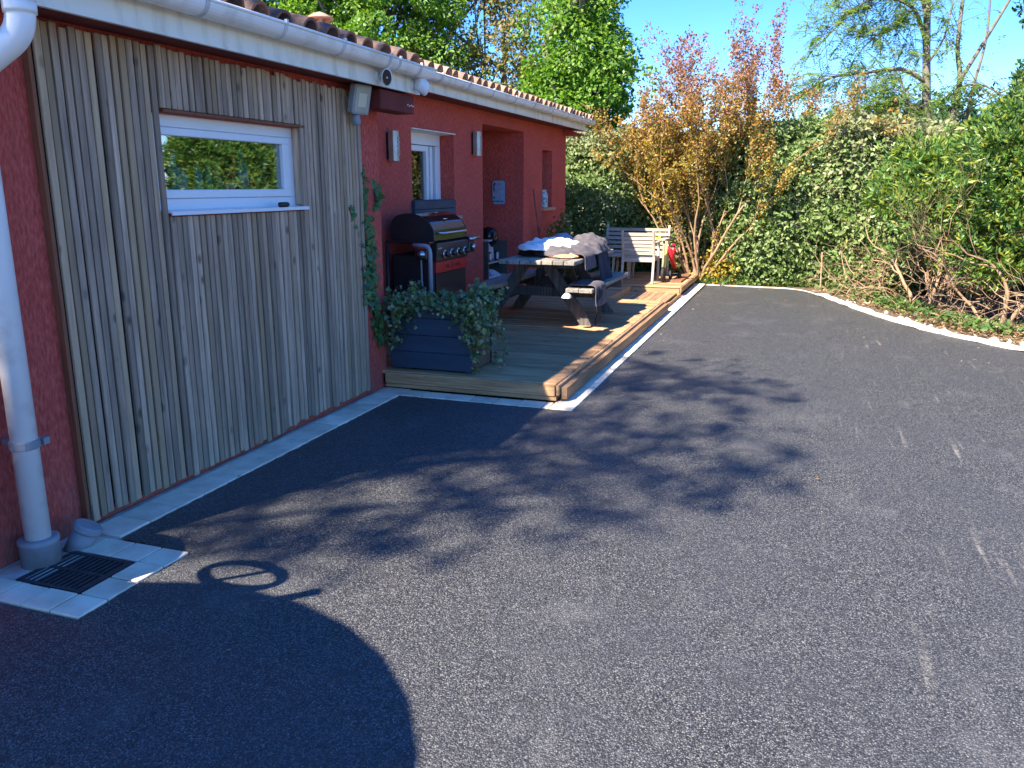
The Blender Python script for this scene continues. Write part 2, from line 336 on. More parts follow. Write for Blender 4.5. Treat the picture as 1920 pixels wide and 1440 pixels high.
def rdir(n): return unit(rng.normal(size=(n, 3)))
def leaves(name, mat, parent, P, D, L, W, tmpl=T_DIAM, N=None, mats=None, mi=None, kind=None):
    n = len(P); D = unit(D); N = rdir(n) if N is None else N
    Sd = unit(np.cross(D, N)); N = np.cross(Sd, D)
    t, f = tmpl; k = len(t); L = np.broadcast_to(L, (n,))[:, None, None]; W = np.broadcast_to(W, (n,))[:, None, None]
    V = P[:, None, :]+Sd[:, None, :]*t[None, :, 0:1]*W+D[:, None, :]*t[None, :, 1:2]*L+N[:, None, :]*t[None, :, 2:3]*W
    base = np.array(wloc(parent)) if parent else np.zeros(3)
    V = (V-base).reshape(-1, 3)
    F = (np.array(f)[None]+(np.arange(n)*k)[:, None, None]).reshape(-1, 3)
    me = bpy.data.meshes.new(name); me.vertices.add(len(V)); me.vertices.foreach_set('co', V.astype(np.float32).ravel())
    me.loops.add(F.size); me.loops.foreach_set('vertex_index', F.astype(np.int32).ravel())
    me.polygons.add(len(F)); me.polygons.foreach_set('loop_start', np.arange(0, F.size, 3, dtype=np.int32))
    me.polygons.foreach_set('loop_total', np.full(len(F), 3, dtype=np.int32))
    for q in ([mat] if mats is None else mats): me.materials.append(M[q])
    if mi is not None: me.polygons.foreach_set('material_index', np.repeat(mi, len(f)).astype(np.int32))
    me.update(calc_edges=True)
    o = bpy.data.objects.new(name, me); COL.objects.link(o); o.parent = parent
    if kind: o['kind'] = kind
    return o
def wob(P, seed, freq):
    r = np.random.default_rng(seed); s = np.zeros(len(P))
    for i in range(7):
        k = r.normal(size=3)*freq*(1+.5*i); s += np.sin(P@k+r.uniform(0, 6.28))/(1+.45*i)
    return s/3
def shoots(C, Dir, k, spread, L, W, jit=.03):
    """k leaves fanned round every shoot tip"""
    n = len(C); P = np.repeat(C, k, 0)+rng.normal(size=(n*k, 3))*jit; D = unit(np.repeat(Dir, k, 0)+rdir(n*k)*spread)
    s = rng.uniform(.7, 1.25, n*k); return P, D, L*s, W*s
def branch(mb, p, d, length, r, depth, tips, curl=.25, up=.1, nseg=5, split=3, shrink=.68, ang=.6, seg=6, mids=None):
    P = [Vector(p)]; d = Vector(d).normalized()
    for i in range(nseg):
        d = (d+Vector([random.gauss(0, curl) for _ in range(3)])*.5+Vector((0, 0, up))).normalized(); P.append(P[-1]+d*length/nseg)
    rr = [r*(1-.45*i/nseg) for i in range(nseg+1)]
    mb.tube(P, rr, seg, False)
    if mids is not None: mids.append((P, depth))
    if depth == 0: tips.append((P[-1], d, P)); return
    for k in range(split):
        q = P[-1] if k < 2 else P[random.randint(nseg//2, nseg-1)]
        a = random.uniform(0, 6.28); e = d.orthogonal().normalized(); e2 = d.cross(e)
        nd = d+(e*math.cos(a)+e2*math.sin(a))*ang*random.uniform(.5, 1.2)
        branch(mb, q, nd, length*shrink*random.uniform(.8, 1.2), rr[-1]*.75, depth-1, tips, curl, up, nseg, split, shrink, ang, max(4, seg-1), mids)

# ================================================================ GROUND
SX, DX = -3.0, -1.55            # outer edges of the pale paver strips
RK = [(-1.52, 14.48), (-.7, 14.42), (0.0, 14.25), (.42, 13.2), (.72, 12.3), (1.26, 10.95), (1.73, 10.2), (2.22, 9.55), (3.2, 8.4), (4.6, 7.0), (6.5, 5.6), (9, 4.2), (13, 2.5)]
def jit_line(a, b, step=.035, amp=.004):
    a, b = Vector(a), Vector(b); n = max(1, int((b-a).length/step)); t = (b-a).normalized(); q = Vector((-t.y, t.x))
    return [tuple(a+(b-a)*i/n+q*random.gauss(0, amp)) for i in range(n)]
def smooth_line(P, n=6):
    o = []
    for i in range(len(P)-1):
        p0 = Vector(P[max(0, i-1)]); p1 = Vector(P[i]); p2 = Vector(P[i+1]); p3 = Vector(P[min(len(P)-1, i+2)])
        for k in range(n):
            t = k/n; o.append(tuple(.5*((2*p1)+(-p0+p2)*t+(2*p0-5*p1+4*p2-p3)*t*t+(-p0+3*p1-3*p2+p3)*t**3)))
    return o+[tuple(P[-1])]
RKS = smooth_line(RK)
g = MB().add([(-400, -400, -.03), (400, -400, -.03), (400, 400, -.03), (-400, 400, -.03)], [(0, 1, 2, 3)]).build('ground', 'grass_soil'); tag(g, kind='structure')
poly = [(-3.6, -14), (-3.6, 2.185)]
poly += jit_line((-2.572, 2.185), (-2.572, 2.825)) + jit_line((-2.572, 2.825), (SX, 2.85)) + jit_line((SX, 2.85), (SX, 5.80)) + jit_line((SX, 5.80), (DX, 5.80)) + jit_line((DX, 5.80), (-1.52, 14.48))
poly += [tuple(p) for p in RKS]+[(13, -14)]
def flat(name, poly, z, mat):
    bm = bmesh.new(); vs = [bm.verts.new((x, y, z)) for x, y in poly]; f = bm.faces.new(vs); bmesh.ops.triangulate(bm, faces=[f]); bmesh.ops.recalc_face_normals(bm, faces=bm.faces)
    me = bpy.data.meshes.new(name); bm.to_mesh(me); bm.free(); me.materials.append(M[mat]); o = bpy.data.objects.new(name, me); COL.objects.link(o)
    if me.polygons[0].normal.z < 0: me.flip_normals()
    return o
tag(flat('driveway', poly, 0, 'asphalt'), kind='structure')
# soil bank on the right
sp = [tuple(p) for p in RKS]; bank = [(x+.02, y+.02) for x, y in sp]+[(40, 6), (40, 30), (-1.4, 30), (-1.6, 15.2)]
tag(flat('soil_bed', bank, -.006, 'soil'), kind='structure')
# white concrete haunch along the right edge
mb = MB(); n = len(RKS); ring = 7; vs = []
for i, (x, y) in enumerate(RKS):
    t = Vector(RKS[min(n-1, i+1)])-Vector(RKS[max(0, i-1)]); q = Vector((-t.y, t.x)).normalized()
    if q.x+q.y < 0: q = -q
    wd = .05 if y > 13.6 else .10+.06*abs(math.sin(i*1.7))+.05*random.random()+(.12 if 3 < x+y-9.2 < 3.2 else 0)
    for k in range(ring):
        s = k/(ring-1); vs.append((x+q.x*(wd*s-.004), y+q.y*(wd*s-.004), -.02+ (.045*math.sin(math.pi*min(1, s*.9+.1))+ .018*random.random())*(.6 if y > 13.6 else 1)))
fs = [(i*ring+k, i*ring+k+1, (i+1)*ring+k+1, (i+1)*ring+k) for i in range(n-1) for k in range(ring-1)]
k_ = MB().add(vs, fs).build('kerb', 'white_concrete', smooth=False); tag(k_, kind='structure')
for i in range(26):
    a = random.choice(RKS[20:50]); r = random.uniform(.02, .055); b = bmesh.new(); bmesh.ops.create_icosphere(b, subdivisions=1, radius=r)
    for v in b.verts: v.co *= random.uniform(.7, 1.2)
    me = bpy.data.meshes.new('rubble'); b.to_mesh(me); b.free(); me.materials.append(M['white_concrete']); o = bpy.data.objects.new('rubble', me); COL.objects.link(o)
    o.parent = k_; o.location = (a[0]+random.uniform(.1, .3), a[1]+random.uniform(.05, .25), .0)
# paver strips
pv = B('paver_strip', 'white_concrete', None, -3.25, SX-.006, 2.15, 6.02, -.05, .001); tag(pv, kind='structure')
def paver(x0, x1, y0, y1, z=.008):
    g_ = .004; z += random.uniform(-.002, .002)
    MB().box(x0+g_, x1-g_, y0+g_, y1-g_, -.04, z).build('paver', 'paver', pv, bevel=.003)
y = 2.85
while y < 5.72: paver(-3.215, SX, y, min(y+.162*1.25, 5.80)); y += .162*1.25
x = SX
paver(-3.215, SX, 5.80, 6.0)
while x < DX-.2: paver(x, min(x+.2, DX-.19), 5.80, 5.975); x += .2
y = 5.80
while y < 14.4: paver(DX-.19, DX, y, y+.2); y += .2
# gully surround
for i in range(4): paver(-3.19+i*.155, -3.19+(i+1)*.155, 2.665, 2.825)
for i in range(4): paver(-3.19+i*.155, -3.19+(i+1)*.155, 2.19, 2.345)
for i in range(2): paver(-2.725, -2.572, 2.345+i*.16, 2.505+i*.16)
gr = thing('drain_grate', 'dark ribbed drain grate in the pale pavers below the white downpipe', 'drain grate', (-2.91, 2.505, 0))
mb = MB(); mb.box(-3.09, -3.065, 2.352, 2.658, -.02, .006).box(-2.757, -2.732, 2.352, 2.658, -.02, .006).box(-3.065, -2.757, 2.352, 2.372, -.02, .006).box(-3.065, -2.757, 2.638, 2.658, -.02, .006).box(-3.065, -2.757, 2.496, 2.514, -.02, .006)
mb.build('frame', 'grate_iron', gr)
for i in range(11):
    xx = -3.055+i*.0285
    for (a, b) in ((2.372, 2.496), (2.514, 2.638)): B('rib', 'grate_iron', gr, xx, xx+.014, a+.001, b-.001, -.02, .004)
B('sump', 'black_matte', gr, -3.09, -2.73, 2.35, 2.66, -.05, -.03)
# ================================================================ HOUSE
XN, XF = -3.255, -3.80
H = thing('house', 'low red stucco house with white gutters and clay tile roof', 'house', (-6, 6, 0))
# near wall (four boxes round the window)
WY0, WY1, WZ0, WZ1 = 3.58, 4.935, 1.515, 2.03
mb = MB().box(XN-.25, XN, 2.30, WY0, -.05, 2.50).box(XN-.25, XN, WY1, 6.07, -.05, 2.50).box(XN-.25, XN, WY0, WY1, -.05, WZ0).box(XN-.25, XN, WY0, WY1, WZ1, 2.50)
nw = mb.build('front_wall', 'red_stucco', H)
MB().box(-11, XN-.25, 2.30, 2.48, -.05, 2.5).build('gable_wall', 'red_stucco', H)
MB().box(-11, XN-.25, 5.87, 6.07, -.05, 2.66).build('side_wall', 'red_stucco', H)
# far wall with window, porch alcove, slit
FW = (7.78, 8.86, 1.33, 2.22); AL = (9.75, 11.34, 0, 2.395); SL = (12.22, 12.74, 1.34, 2.19); YE = 13.52; ZT = 2.70
mb = MB(); a0, a1 = XF-.28, XF
mb.box(a0, a1, 6.07, FW[0], -.05, ZT).box(a0, a1, FW[0], FW[1], -.05, FW[2]).box(a0, a1, FW[0], FW[1], FW[3], ZT).box(a0, a1, FW[1], AL[0], -.05, ZT)
mb.box(a0, a1, AL[0], AL[1], AL[3], ZT).box(a0, a1, AL[1], SL[0], -.05, ZT).box(a0, a1, SL[0], SL[1], -.05, SL[2]).box(a0, a1, SL[0], SL[1], SL[3], ZT).box(a0, a1, SL[1], YE, -.05, ZT)
mb.build('rear_front_wall', 'red_stucco', H)
mb = MB().box(-5.6, a0, AL[0]-.2, AL[0], -.05, ZT).box(-5.6, a0, AL[1], AL[1]+.2, -.05, ZT).box(-5.8, -5.6, AL[0]-.2, AL[1]+.2, -.05, ZT).box(-5.6, a0, AL[0], AL[1], 2.42, ZT)
mb.build('porch_wall', 'red_stucco', H)
MB().box(-11, a0, YE-.2, YE, -.05, ZT).box(-11.2, -11, 2.30, YE, -.05, ZT).build('back_wall', 'red_stucco', H)
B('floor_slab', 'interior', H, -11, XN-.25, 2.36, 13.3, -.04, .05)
# room behind the near window
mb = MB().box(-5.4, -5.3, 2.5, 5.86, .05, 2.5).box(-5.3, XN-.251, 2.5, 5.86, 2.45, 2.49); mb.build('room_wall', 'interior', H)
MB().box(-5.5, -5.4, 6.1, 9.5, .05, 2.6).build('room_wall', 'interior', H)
# window frame near
XG = -3.292
mb = MB(); fr = lambda y0, y1, z0, z1, x0=XG-.05, x1=XG: mb.box(x0, x1, y0, y1, z0, z1)
fr(WY0, WY1, 1.965, WZ1); fr(WY0, WY1, WZ0, 1.585); fr(WY0, WY0+.05, 1.585, 1.965); fr(WY1-.06, WY1, 1.585, 1.965)
wn = mb.build('window', 'white_frame', H, bevel=.004)
mb = MB(); fr(WY0+.052, WY1-.062, 1.921, 1.963, XG-.045, XG+.012); fr(WY0+.052, WY1-.062, 1.587, 1.634, XG-.045, XG+.012); fr(WY0+.052, WY0+.11, 1.634, 1.921, XG-.045, XG+.012); fr(WY1-.135, WY1-.062, 1.634, 1.921, XG-.045, XG+.012)
mb.build('sash', 'white_frame', wn, bevel=.004)
B('pane', 'glass_near', wn, XG-.022, XG-.014, WY0+.11, WY1-.135, 1.634, 1.921)
B('inner_sill', 'white_frame', wn, XG-.28, XG-.055, WY0, WY1, 1.60, 1.625)
MB().prism([(XG+.001, 1.512), (XG+.001, 1.528), (-3.185, 1.520), (-3.185, 1.500), (-3.192, 1.500), (-3.192, 1.512)], lambda u, v, d: (u, d, v), 3.62, 4.93).build('sill', 'white_frame', wn)
B('drip_trim', 'trim_brown', wn, -3.288, -3.205, 3.645, 4.955, 2.032, 2.046)
# cladding
cl = B('cladding', 'black_matte', H, XN+.0005, XN+.003, 2.9, 5.7, .06, 1.49)
y = 2.905; XS = -3.213; i = 0
while y < 5.68:
    pw = .0372+random.gauss(0, .002); gap = .0112 if y < 3.7 else .0104
    top = 2.362-.013*(y-2.9)+random.gauss(0, .006); bot = .035+random.gauss(0, .006)+.02*(y > 4.5); xo = XS+random.gauss(0, .0035); ln = random.gauss(0, .0025)
    def slat(z0, z1):
        vs = [(x_, y_, z_) for x_ in (xo-.017, xo) for y_ in (0, 1) for z_ in (z0, z1)]
        vs = [(a, (y+b*pw)+ln*(c-1.2), c) for a, b, c in vs]
        MB().add(vs, [(0, 1, 3, 2), (4, 6, 7, 5), (0, 4, 5, 1), (2, 3, 7, 6), (0, 2, 6, 4), (1, 5, 7, 3)]).build('slat', 'slat_wood', cl, bevel=.0025)
    if 3.645 < y+pw*.5 < 4.915: slat(bot, 1.493); slat(2.05, top)
    else: slat(bot, top)
    y += pw+gap; i += 1
B('reveal_slat', 'slat_wood', cl, XG+.003, XS-.024, WY1-.012, WY1-.002, 1.53, 2.03, .002)
B('edge_board', 'trim_brown', cl, XN+.002, XS-.005, 2.872, 2.892, .02, 2.3)
B('black_backing', 'black_matte', cl, XN+.0005, XN+.003, 2.9, 3.59, 1.491, 2.28); B('black_backing', 'black_matte', cl, XN+.0005, XN+.003, 4.99, 5.7, 1.491, 2.28)  # thin black backing sheets behind the slat gaps
B('black_backing', 'black_matte', cl, XN+.0005, XN+.003, 3.64, 4.98, 2.06, 2.28)
# far window
xg = XF-.17; y0, y1, z0, z1 = FW
mb = MB().box(xg-.05, xg, y0, y1, z1-.13, z1-.002).box(xg-.05, xg, y0, y0+.05, z0, z1-.13).box(xg-.05, xg, y1-.09, y1, z0, z1-.13).box(xg-.05, xg, y0+.05, y1-.09, z0, z0+.06)
wf = mb.build('window', 'white_frame', H, bevel=.004)
mb = MB(); 
for (p, q) in ((y0+.055, y0+.115), (y1-.40, y1-.34), (y1-.30, y1-.24), (y1-.16, y1-.10)): mb.box(xg-.04, xg+.015, p, q, z0+.06, z1-.14)
mb.box(xg-.04, xg+.015, y0+.115, y1-.40, z1-.2, z1-.14); mb.build('sash', 'white_frame', wf, bevel=.004)
B('pane', 'glass_dark', wf, xg-.03, xg-.022, y0+.06, y1-.1, z0+.06, z1-.14)
MB().prism([(XF+.02, z1-.004), (XF+.02, z1+.006), (xg, z1-.004), (xg, z1-.014)], lambda u, v, d: (u, d, v), y0-.01, y1+.01).build('lintel_trim', 'fascia_white', wf)
B('sill', 'terracotta', wf, XF-.14, XF+.06, y0-.03, y1+.10, z0-.045, z0-.002, .006)
# slit window
ws = B('window', 'black_matte', H, XF-.24, XF-.2, SL[0], SL[1], SL[2], SL[3]); B('pane', 'glass_dark', ws, XF-.2, XF-.192, SL[0]+.04, SL[1]-.04, SL[2]+.05, SL[3]-.05)
B('sill', 'terracotta', ws, XF-.19, XF+.055, SL[0]-.03, SL[1]+.05, SL[2]-.05, SL[2]-.002, .006)
B('shutter_bar', 'black_matte', ws, XF-.11, XF-.09, SL[0]+.02, SL[0]+.04, SL[2], SL[3]-.1)
# eaves
ZB = 2.365
def eave(x, zb, h, y0, y1, soff):
    f = B('fascia', 'fascia_white', H, x-.025, x, y0, y1, zb, zb+h)
    B('fascia_lip', 'fascia_white', f, x, x+.008, y0, y1, zb-.002, zb+.012)
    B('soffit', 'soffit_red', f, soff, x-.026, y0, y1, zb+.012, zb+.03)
    return f
e1 = eave(-3.0, ZB, .2, 2.4, 6.31, XN-.01); e2 = eave(-3.5, 2.535, .17, 6.33, 13.62, XF+.0)
B('end_board', 'fascia_white', e2, -3.8, -3.526, 13.60, 13.62, 2.535, 2.7)
def gutter(x, zr, r, y0, y1, brk, slope=0):
    seg = 14; mb = MB(); prof = []
    for k in range(seg+1): a = math.pi*k/seg; prof.append((math.cos(a)*r, -math.sin(a)*r*1.02))
    inner = [(u*.95, v*.95) for u, v in prof][::-1]
    mb.prism(prof+inner, lambda u, v, d: (x+u, d, zr+v), y0, y1); g_ = mb.build('gutter', 'white_pvc', H, smooth=False)
    MB().tube([(x+r, y0, zr+.002), (x+r, y1, zr+.002)], .0095, 8).build('rim', 'white_pvc', g_, True)
    for yy in (y0, y1): MB().prism(prof, lambda u, v, d: (x+u, d, zr+v), yy-.004+(.005 if yy == y0 else 0), yy+.004).build('end_cap', 'white_pvc', g_)
    for b_ in brk:
        m2 = MB(); pr = [(u*1.07, v*1.07) for u, v in prof]; m2.prism(pr+[(u*1.005, v*1.005) for u, v in prof][::-1], lambda u, v, d: (x+u, d, zr+v), b_-.014, b_+.014)
        m2.box(x+r-.004, x+r+.012, b_-.01, b_+.01, zr-.005, zr+.022)
        m2.build('bracket', 'grey_bracket', g_, bevel=0)
    return g_
g1 = gutter(-2.922, 2.545, .072, 2.45, 6.32, [2.9, 3.62, 4.28, 4.92, 5.55, 6.05, 5.70])
g2 = gutter(-3.425, 2.685, .065, 6.36, 13.72, [7.6, 8.3, 9.0, 9.75, 10.5, 11.3, 12.1, 12.9, 13.4])
# eave beam past the corner
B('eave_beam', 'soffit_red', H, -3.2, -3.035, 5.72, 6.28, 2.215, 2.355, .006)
B('beam_paint_mark', 'label_white', H, -3.12, -3.05, 6.281, 6.2825, 2.268, 2.276)
for a_, b_, c_ in ((-3.034, 6.16, 2.275), (-3.034, 6.19, 2.268), (-3.034, 6.225, 2.276), (-3.034, 6.25, 2.27)): MB().bar((a_, b_, c_), (a_, b_+.02, c_+.008), .003, .007).build('paint_chip', 'label_white', H)
# roof: one slope, tiled edge; near part reaches further out
def zr_(x): return 2.585+(-2.95-x)*.30
rf = MB().prism([(-3.03, zr_(-3.03)-.03), (-8.2, zr_(-8.2)-.03), (-8.2, zr_(-8.2)-.07), (-3.03, zr_(-3.03)-.07)], lambda u, v, d: (u, d, v), 2.35, 6.22).build('roof', 'trim_brown', H)
MB().prism([(-3.5, zr_(-3.5)-.03), (-8.2, zr_(-8.2)-.03), (-8.2, zr_(-8.2)-.07), (-3.5, zr_(-3.5)-.07)], lambda u, v, d: (u, d, v), 6.22, 13.72).build('decking', 'trim_brown', rf)
MB().prism([(-8.2, zr_(-8.2)-.03), (-13.2, zr_(-8.2)-1.53), (-13.2, zr_(-8.2)-1.57), (-8.2, zr_(-8.2)-.07)], lambda u, v, d: (u, d, v), 2.35, 13.72).build('decking', 'tile_far', rf)
def gable(y0, y1):
    MB().prism([(-3.45, 2.45), (-8.2, zr_(-8.2)-.075), (-11.1, 3.2), (-11.1, 2.45)], lambda u, v, d: (u, d, v), y0, y1).build('gable', 'red_stucco', rf)
gable(2.31, 2.49); gable(13.33, 13.51)
def tile_mesh(r0, r1, L, th, name, m1, m2):
    seg = 10; vs = []; fs = []; mi = []
    for (xx, r) in ((0, r0), (-L, r1)):
        for rr in (r, r-th):
            for k in range(seg+1): a = math.pi*k/seg; vs.append((xx, math.cos(a)*rr, math.sin(a)*rr*.92))
    n_ = seg+1
    for k in range(seg):
        fs += [(k, k+1, 2*n_+k+1, 2*n_+k), (n_+k, 3*n_+k, 3*n_+k+1, n_+k+1)]; mi += [0, 0]
        fs += [(k, n_+k, n_+k+1, k+1), (2*n_+k, 2*n_+k+1, 3*n_+k+1, 3*n_+k)]; mi += [1, 1]
    for k in (0, seg): fs.append((k, 2*n_+k, 3*n_+k, n_+k)); mi.append(1)
    me = bpy.data.meshes.new(name); me.from_pydata(vs, [], fs); me.materials.append(M[m1]); me.materials.append(M[m2]); me.polygons.foreach_set('material_index', mi)
    bm = bmesh.new(); bm.from_mesh(me); bmesh.ops.recalc_face_normals(bm, faces=bm.faces); bm.to_mesh(me); bm.free(); return me
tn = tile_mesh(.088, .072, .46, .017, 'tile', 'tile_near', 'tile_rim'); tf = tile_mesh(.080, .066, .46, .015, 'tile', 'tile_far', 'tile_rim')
tilt = math.atan(.30)
def lay(me, xe, y0, y1, pitch, courses):
    y = y0
    while y < y1:
        for c in range(courses):
            x = xe-c*.36; o = bpy.data.objects.new('tile', me); COL.objects.link(o); o.parent = rf
            p = Vector((x+random.gauss(0, .008), y+random.gauss(0, .004), zr_(x)-.015+c*.004))-wloc(rf)
            o.location = p; o.rotation_euler = (random.gauss(0, .02), tilt-.03, random.gauss(0, .02))
        y += pitch
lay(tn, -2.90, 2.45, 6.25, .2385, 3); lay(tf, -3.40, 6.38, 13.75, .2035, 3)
# far courses as one corrugated sheet (too small to tell apart from the ground)
def corr(x0, x1, y0, y1, pitch, mat):
    vs = []; ys = np.arange(y0, y1, pitch/8); xs = np.linspace(x0, x1, 14)
    for xx in xs:
        for yy in ys: vs.append((xx, yy, zr_(xx)-.022+.045*abs(math.sin(math.pi*(yy-y0)/pitch))))
    m_ = len(ys); fs = [(i*m_+k, i*m_+k+1, (i+1)*m_+k+1, (i+1)*m_+k) for i in range(len(xs)-1) for k in range(m_-1)]
    tag(MB().add(vs, fs).build('upper_tiles', mat, rf, True), kind='stuff')
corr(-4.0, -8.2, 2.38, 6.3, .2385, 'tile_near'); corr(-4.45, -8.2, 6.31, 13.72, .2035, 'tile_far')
# terracotta vent
vx, vy = -5.5, 8.95; vz = 3.42
MB().lathe([(.11, -.25), (.11, .03)], (vx, vy, vz), 14).build('roof_vent', 'terracotta', H, True); vt = bpy.data.objects['roof_vent']
for k in range(5): a = k*2*math.pi/5+.3; MB().bar((vx+.095*math.cos(a), vy+.095*math.sin(a), vz+.03), (vx+.095*math.cos(a), vy+.095*math.sin(a), vz+.12), .04, .03, (math.cos(a), math.sin(a), 0)).build('vent_post', 'terracotta', vt)
MB().lathe([(.16, .12), (.16, .135), (.07, .18), (.015, .2)], (vx, vy, vz), 14).build('vent_cap', 'terracotta', vt, True)
# downpipe
X1, Y1 = -3.135, 2.525
def arc(P, n=8):
    P = [Vector(p) for p in P]; o = [P[0]]
    for i in range(1, len(P)-1):
        a = P[i]+(P[i-1]-P[i]).normalized()*.075; b = P[i]+(P[i+1]-P[i]).normalized()*.075
        for k in range(n+1): t = k/n; o.append(a*(1-t)**2+P[i]*2*t*(1-t)+b*t*t)
    return o+[P[-1]]
MB().tube(arc([(-2.925, 2.60, 2.36), (-2.925, 2.60, 2.235), (X1, Y1, 2.08), (X1, Y1, .09)]), .054, 18).build('downpipe', 'white_pvc', H, True); dp = bpy.data.objects['downpipe']
MB().tube([(-2.925, 2.60, 2.49), (-2.925, 2.60, 2.30)], .060, 16).build('outlet', 'white_pvc', dp, True)
MB().lathe([(.058, -.02), (.061, -.012), (.061, .012), (.058, .02)], (-2.925, 2.60, 2.325), 18).build('socket', 'white_pvc', dp, True)
cp = MB().lathe([(.0555, -.02), (.062, -.016), (.062, .016), (.0555, .02)], (X1, Y1, .56), 18).box(X1+.02, X1+.05, Y1+.055, Y1+.085, .545, .575).box(XN, X1-.05, Y1-.012, Y1+.012, .55, .57).build('clamp', 'grey_pvc', dp)
MB().lathe([(.062, .0), (.082, .0), (.082, .115), (.086, .12), (.086, .14), (.075, .145), (.06, .145)], (X1, Y1, -.02), 18).build('ground_socket', 'grey_pvc', dp, True)
sc = MB(); d_ = Vector((.35, .32, .88)).normalized(); b_ = Vector((-3.12, 2.69, -.03))
sc.tube([b_, b_+d_*.12], .058, 18); sc.build('access_stub', 'grey_pvc', dp, True)
MB().tube([b_+d_*.118, b_+d_*.128, b_+d_*.15, b_+d_*.156], [.06, .067, .067, .058], 24).build('access_cap', 'grey_pvc', dp, False)

# ---------------------------------------------------------------- things on the house
def wall_lamp(yc, zc, label):
    t = thing('wall_lamp', label, 'wall lamp', (XF, yc, zc), 'wall lamps on the red wall')
    B('back_plate', 'black_matte', t, XF, XF+.02, yc-.05, yc+.05, zc-.12, zc+.12)
    pr = [(.02, -.045), (.075, -.05), (.10, -.02), (.10, .02), (.075, .05), (.02, .045)]
    MB().prism(pr, lambda u, v, d: (XF+u, yc+v, d), zc-.14, zc+.14).build('shade', 'lamp_metal', t, bevel=.003)
    for k in range(5): B('slot', 'lamp_glass', t, XF+.098, XF+.104, yc-.008, yc+.03, zc-.085+k*.036, zc-.060+k*.036)
wall_lamp(7.29, 2.025, 'steel slotted wall lamp nearest the timber cladding'); wall_lamp(9.44, 2.145, 'steel slotted wall lamp between window and porch')
# floodlight
fl = thing('floodlight', 'grey floodlight with motion sensor at the end of the timber cladding', 'floodlight', (-3.2, 5.56, 2.2))
B('bracket', 'grey_pvc', fl, -3.215, -3.14, 5.53, 5.58, 2.23, 2.29)
def fpan(u, v, d): # tilted housing facing +X,+Y slightly, down
    c = Vector((-3.11, 5.56, 2.265)); nx = Vector((.96, -.16, -.22)).normalized(); sx = Vector((.16, .96, 0)).normalized(); up = sx.cross(nx); up = up if up.z > 0 else -up
    return tuple(c+sx*u+up*v+nx*d)
rr = [(-.085, -.105), (.085, -.105), (.095, -.095), (.095, .095), (.085, .105), (-.085, .105), (-.095, .095), (-.095, -.095)]
MB().prism(rr, fpan, -.035, .012).build('housing', 'grey_pvc', fl, bevel=.004)
MB().prism([(u*.82, v*.84) for u, v in rr], fpan, .0125, .015).build('glass', 'flood_glass', fl)
MB().prism([(-.045, -.05), (.045, -.05), (.045, .045), (-.045, .045)], fpan, .0152, .017).build('reflector', 'flood_inner', fl)
q = Vector(fpan(-.01, -.15, -.01)); MB().lathe([(.02, .045), (.028, .03), (.034, -.005), (.03, -.03), (.012, -.038)], q, 14).build('sensor', 'grey_pvc', fl, True)
# cameras
def seccam(base, d, label, lens):
    t = thing('security_camera', label, 'camera', base, 'security cameras on the fascia'); b = Vector(base); d = Vector(d).normalized()
    MB().lathe([(.042, 0), (.042, .008), (.03, .014)], b, 16, 'x').build('mount', 'cam_white', t, True)
    e = b+Vector((.065, .005, 0)); MB().tube([b+Vector((.01, 0, 0)), e], .012, 8).build('arm', 'cam_white', t, True)
    c0 = e-d*.045; prof = [(.0, .014), (.006, .030), (.018, .040), (.10, .040), (.11, .036)]
    mb = MB(); P = [c0+d*h for h, r in prof]; mb.tube(P, [r for h, r in prof], 18)
    mb.v = [tuple(Vector(v)+Vector((0, 0, .6*(Vector(v)-(c0+d*((Vector(v)-c0).dot(d)))).z))) for v in mb.v]
    mb.build('body', 'cam_white', t, True)
    P = [c0+d*.1102, c0+d*.115]; mb = MB().tube(P, [.033, .030], 18); mb.v = [tuple(Vector(v)+Vector((0, 0, .66*(Vector(v)-(c0+d*((Vector(v)-c0).dot(d)))).z))) for v in mb.v]
    mb.build('face', 'black_enamel', t)
    MB().tube([c0+d*.115, c0+d*.117], .007, 10).build('lens', 'steel', t)
seccam((-3.0, 5.62, 2.425), (.55, -.80, -.25), 'white security camera with black face turned to the driveway', 1)
seccam((-3.0, 6.20, 2.43), (.35, .8, -.45), 'white security camera at fascia end turned away along the house', 0)
# dark planter box on the far window sill
t = thing('window_box', 'dark blue board box standing on the far window sill', 'planter', (XF+.0, 8.1, 1.33))
for k in range(2): B('board', 'planter_blue', t, XF+.02, XF+.045, 7.74, 8.80, 1.332+k*.088, 1.415+k*.088, .003)
for k in range(2): B('end_board', 'planter_blue', t, XF-.13, XF+.018, (7.745, 8.77)[k], (7.77, 8.795)[k], 1.332, 1.5, .003)
B('back_board', 'planter_blue', t, XF-.155, XF-.132, 7.79, 8.80, 1.332, 1.5); B('lid', 'planter_blue', t, XF-.13, XF+.03, 7.75, 8.80, 1.504, 1.512)
# small dark thing on the near sill
t = tag(MB().lathe([(.012, -.05), (.017, -.045), (.017, .03), (.013, .045), (.008, .05)], (-3.20, 4.66, 1.537), 10, 'y').build('pocket_torch', 'black_matte', None, True), 'small black cylinder lying on the white window sill', 'torch')
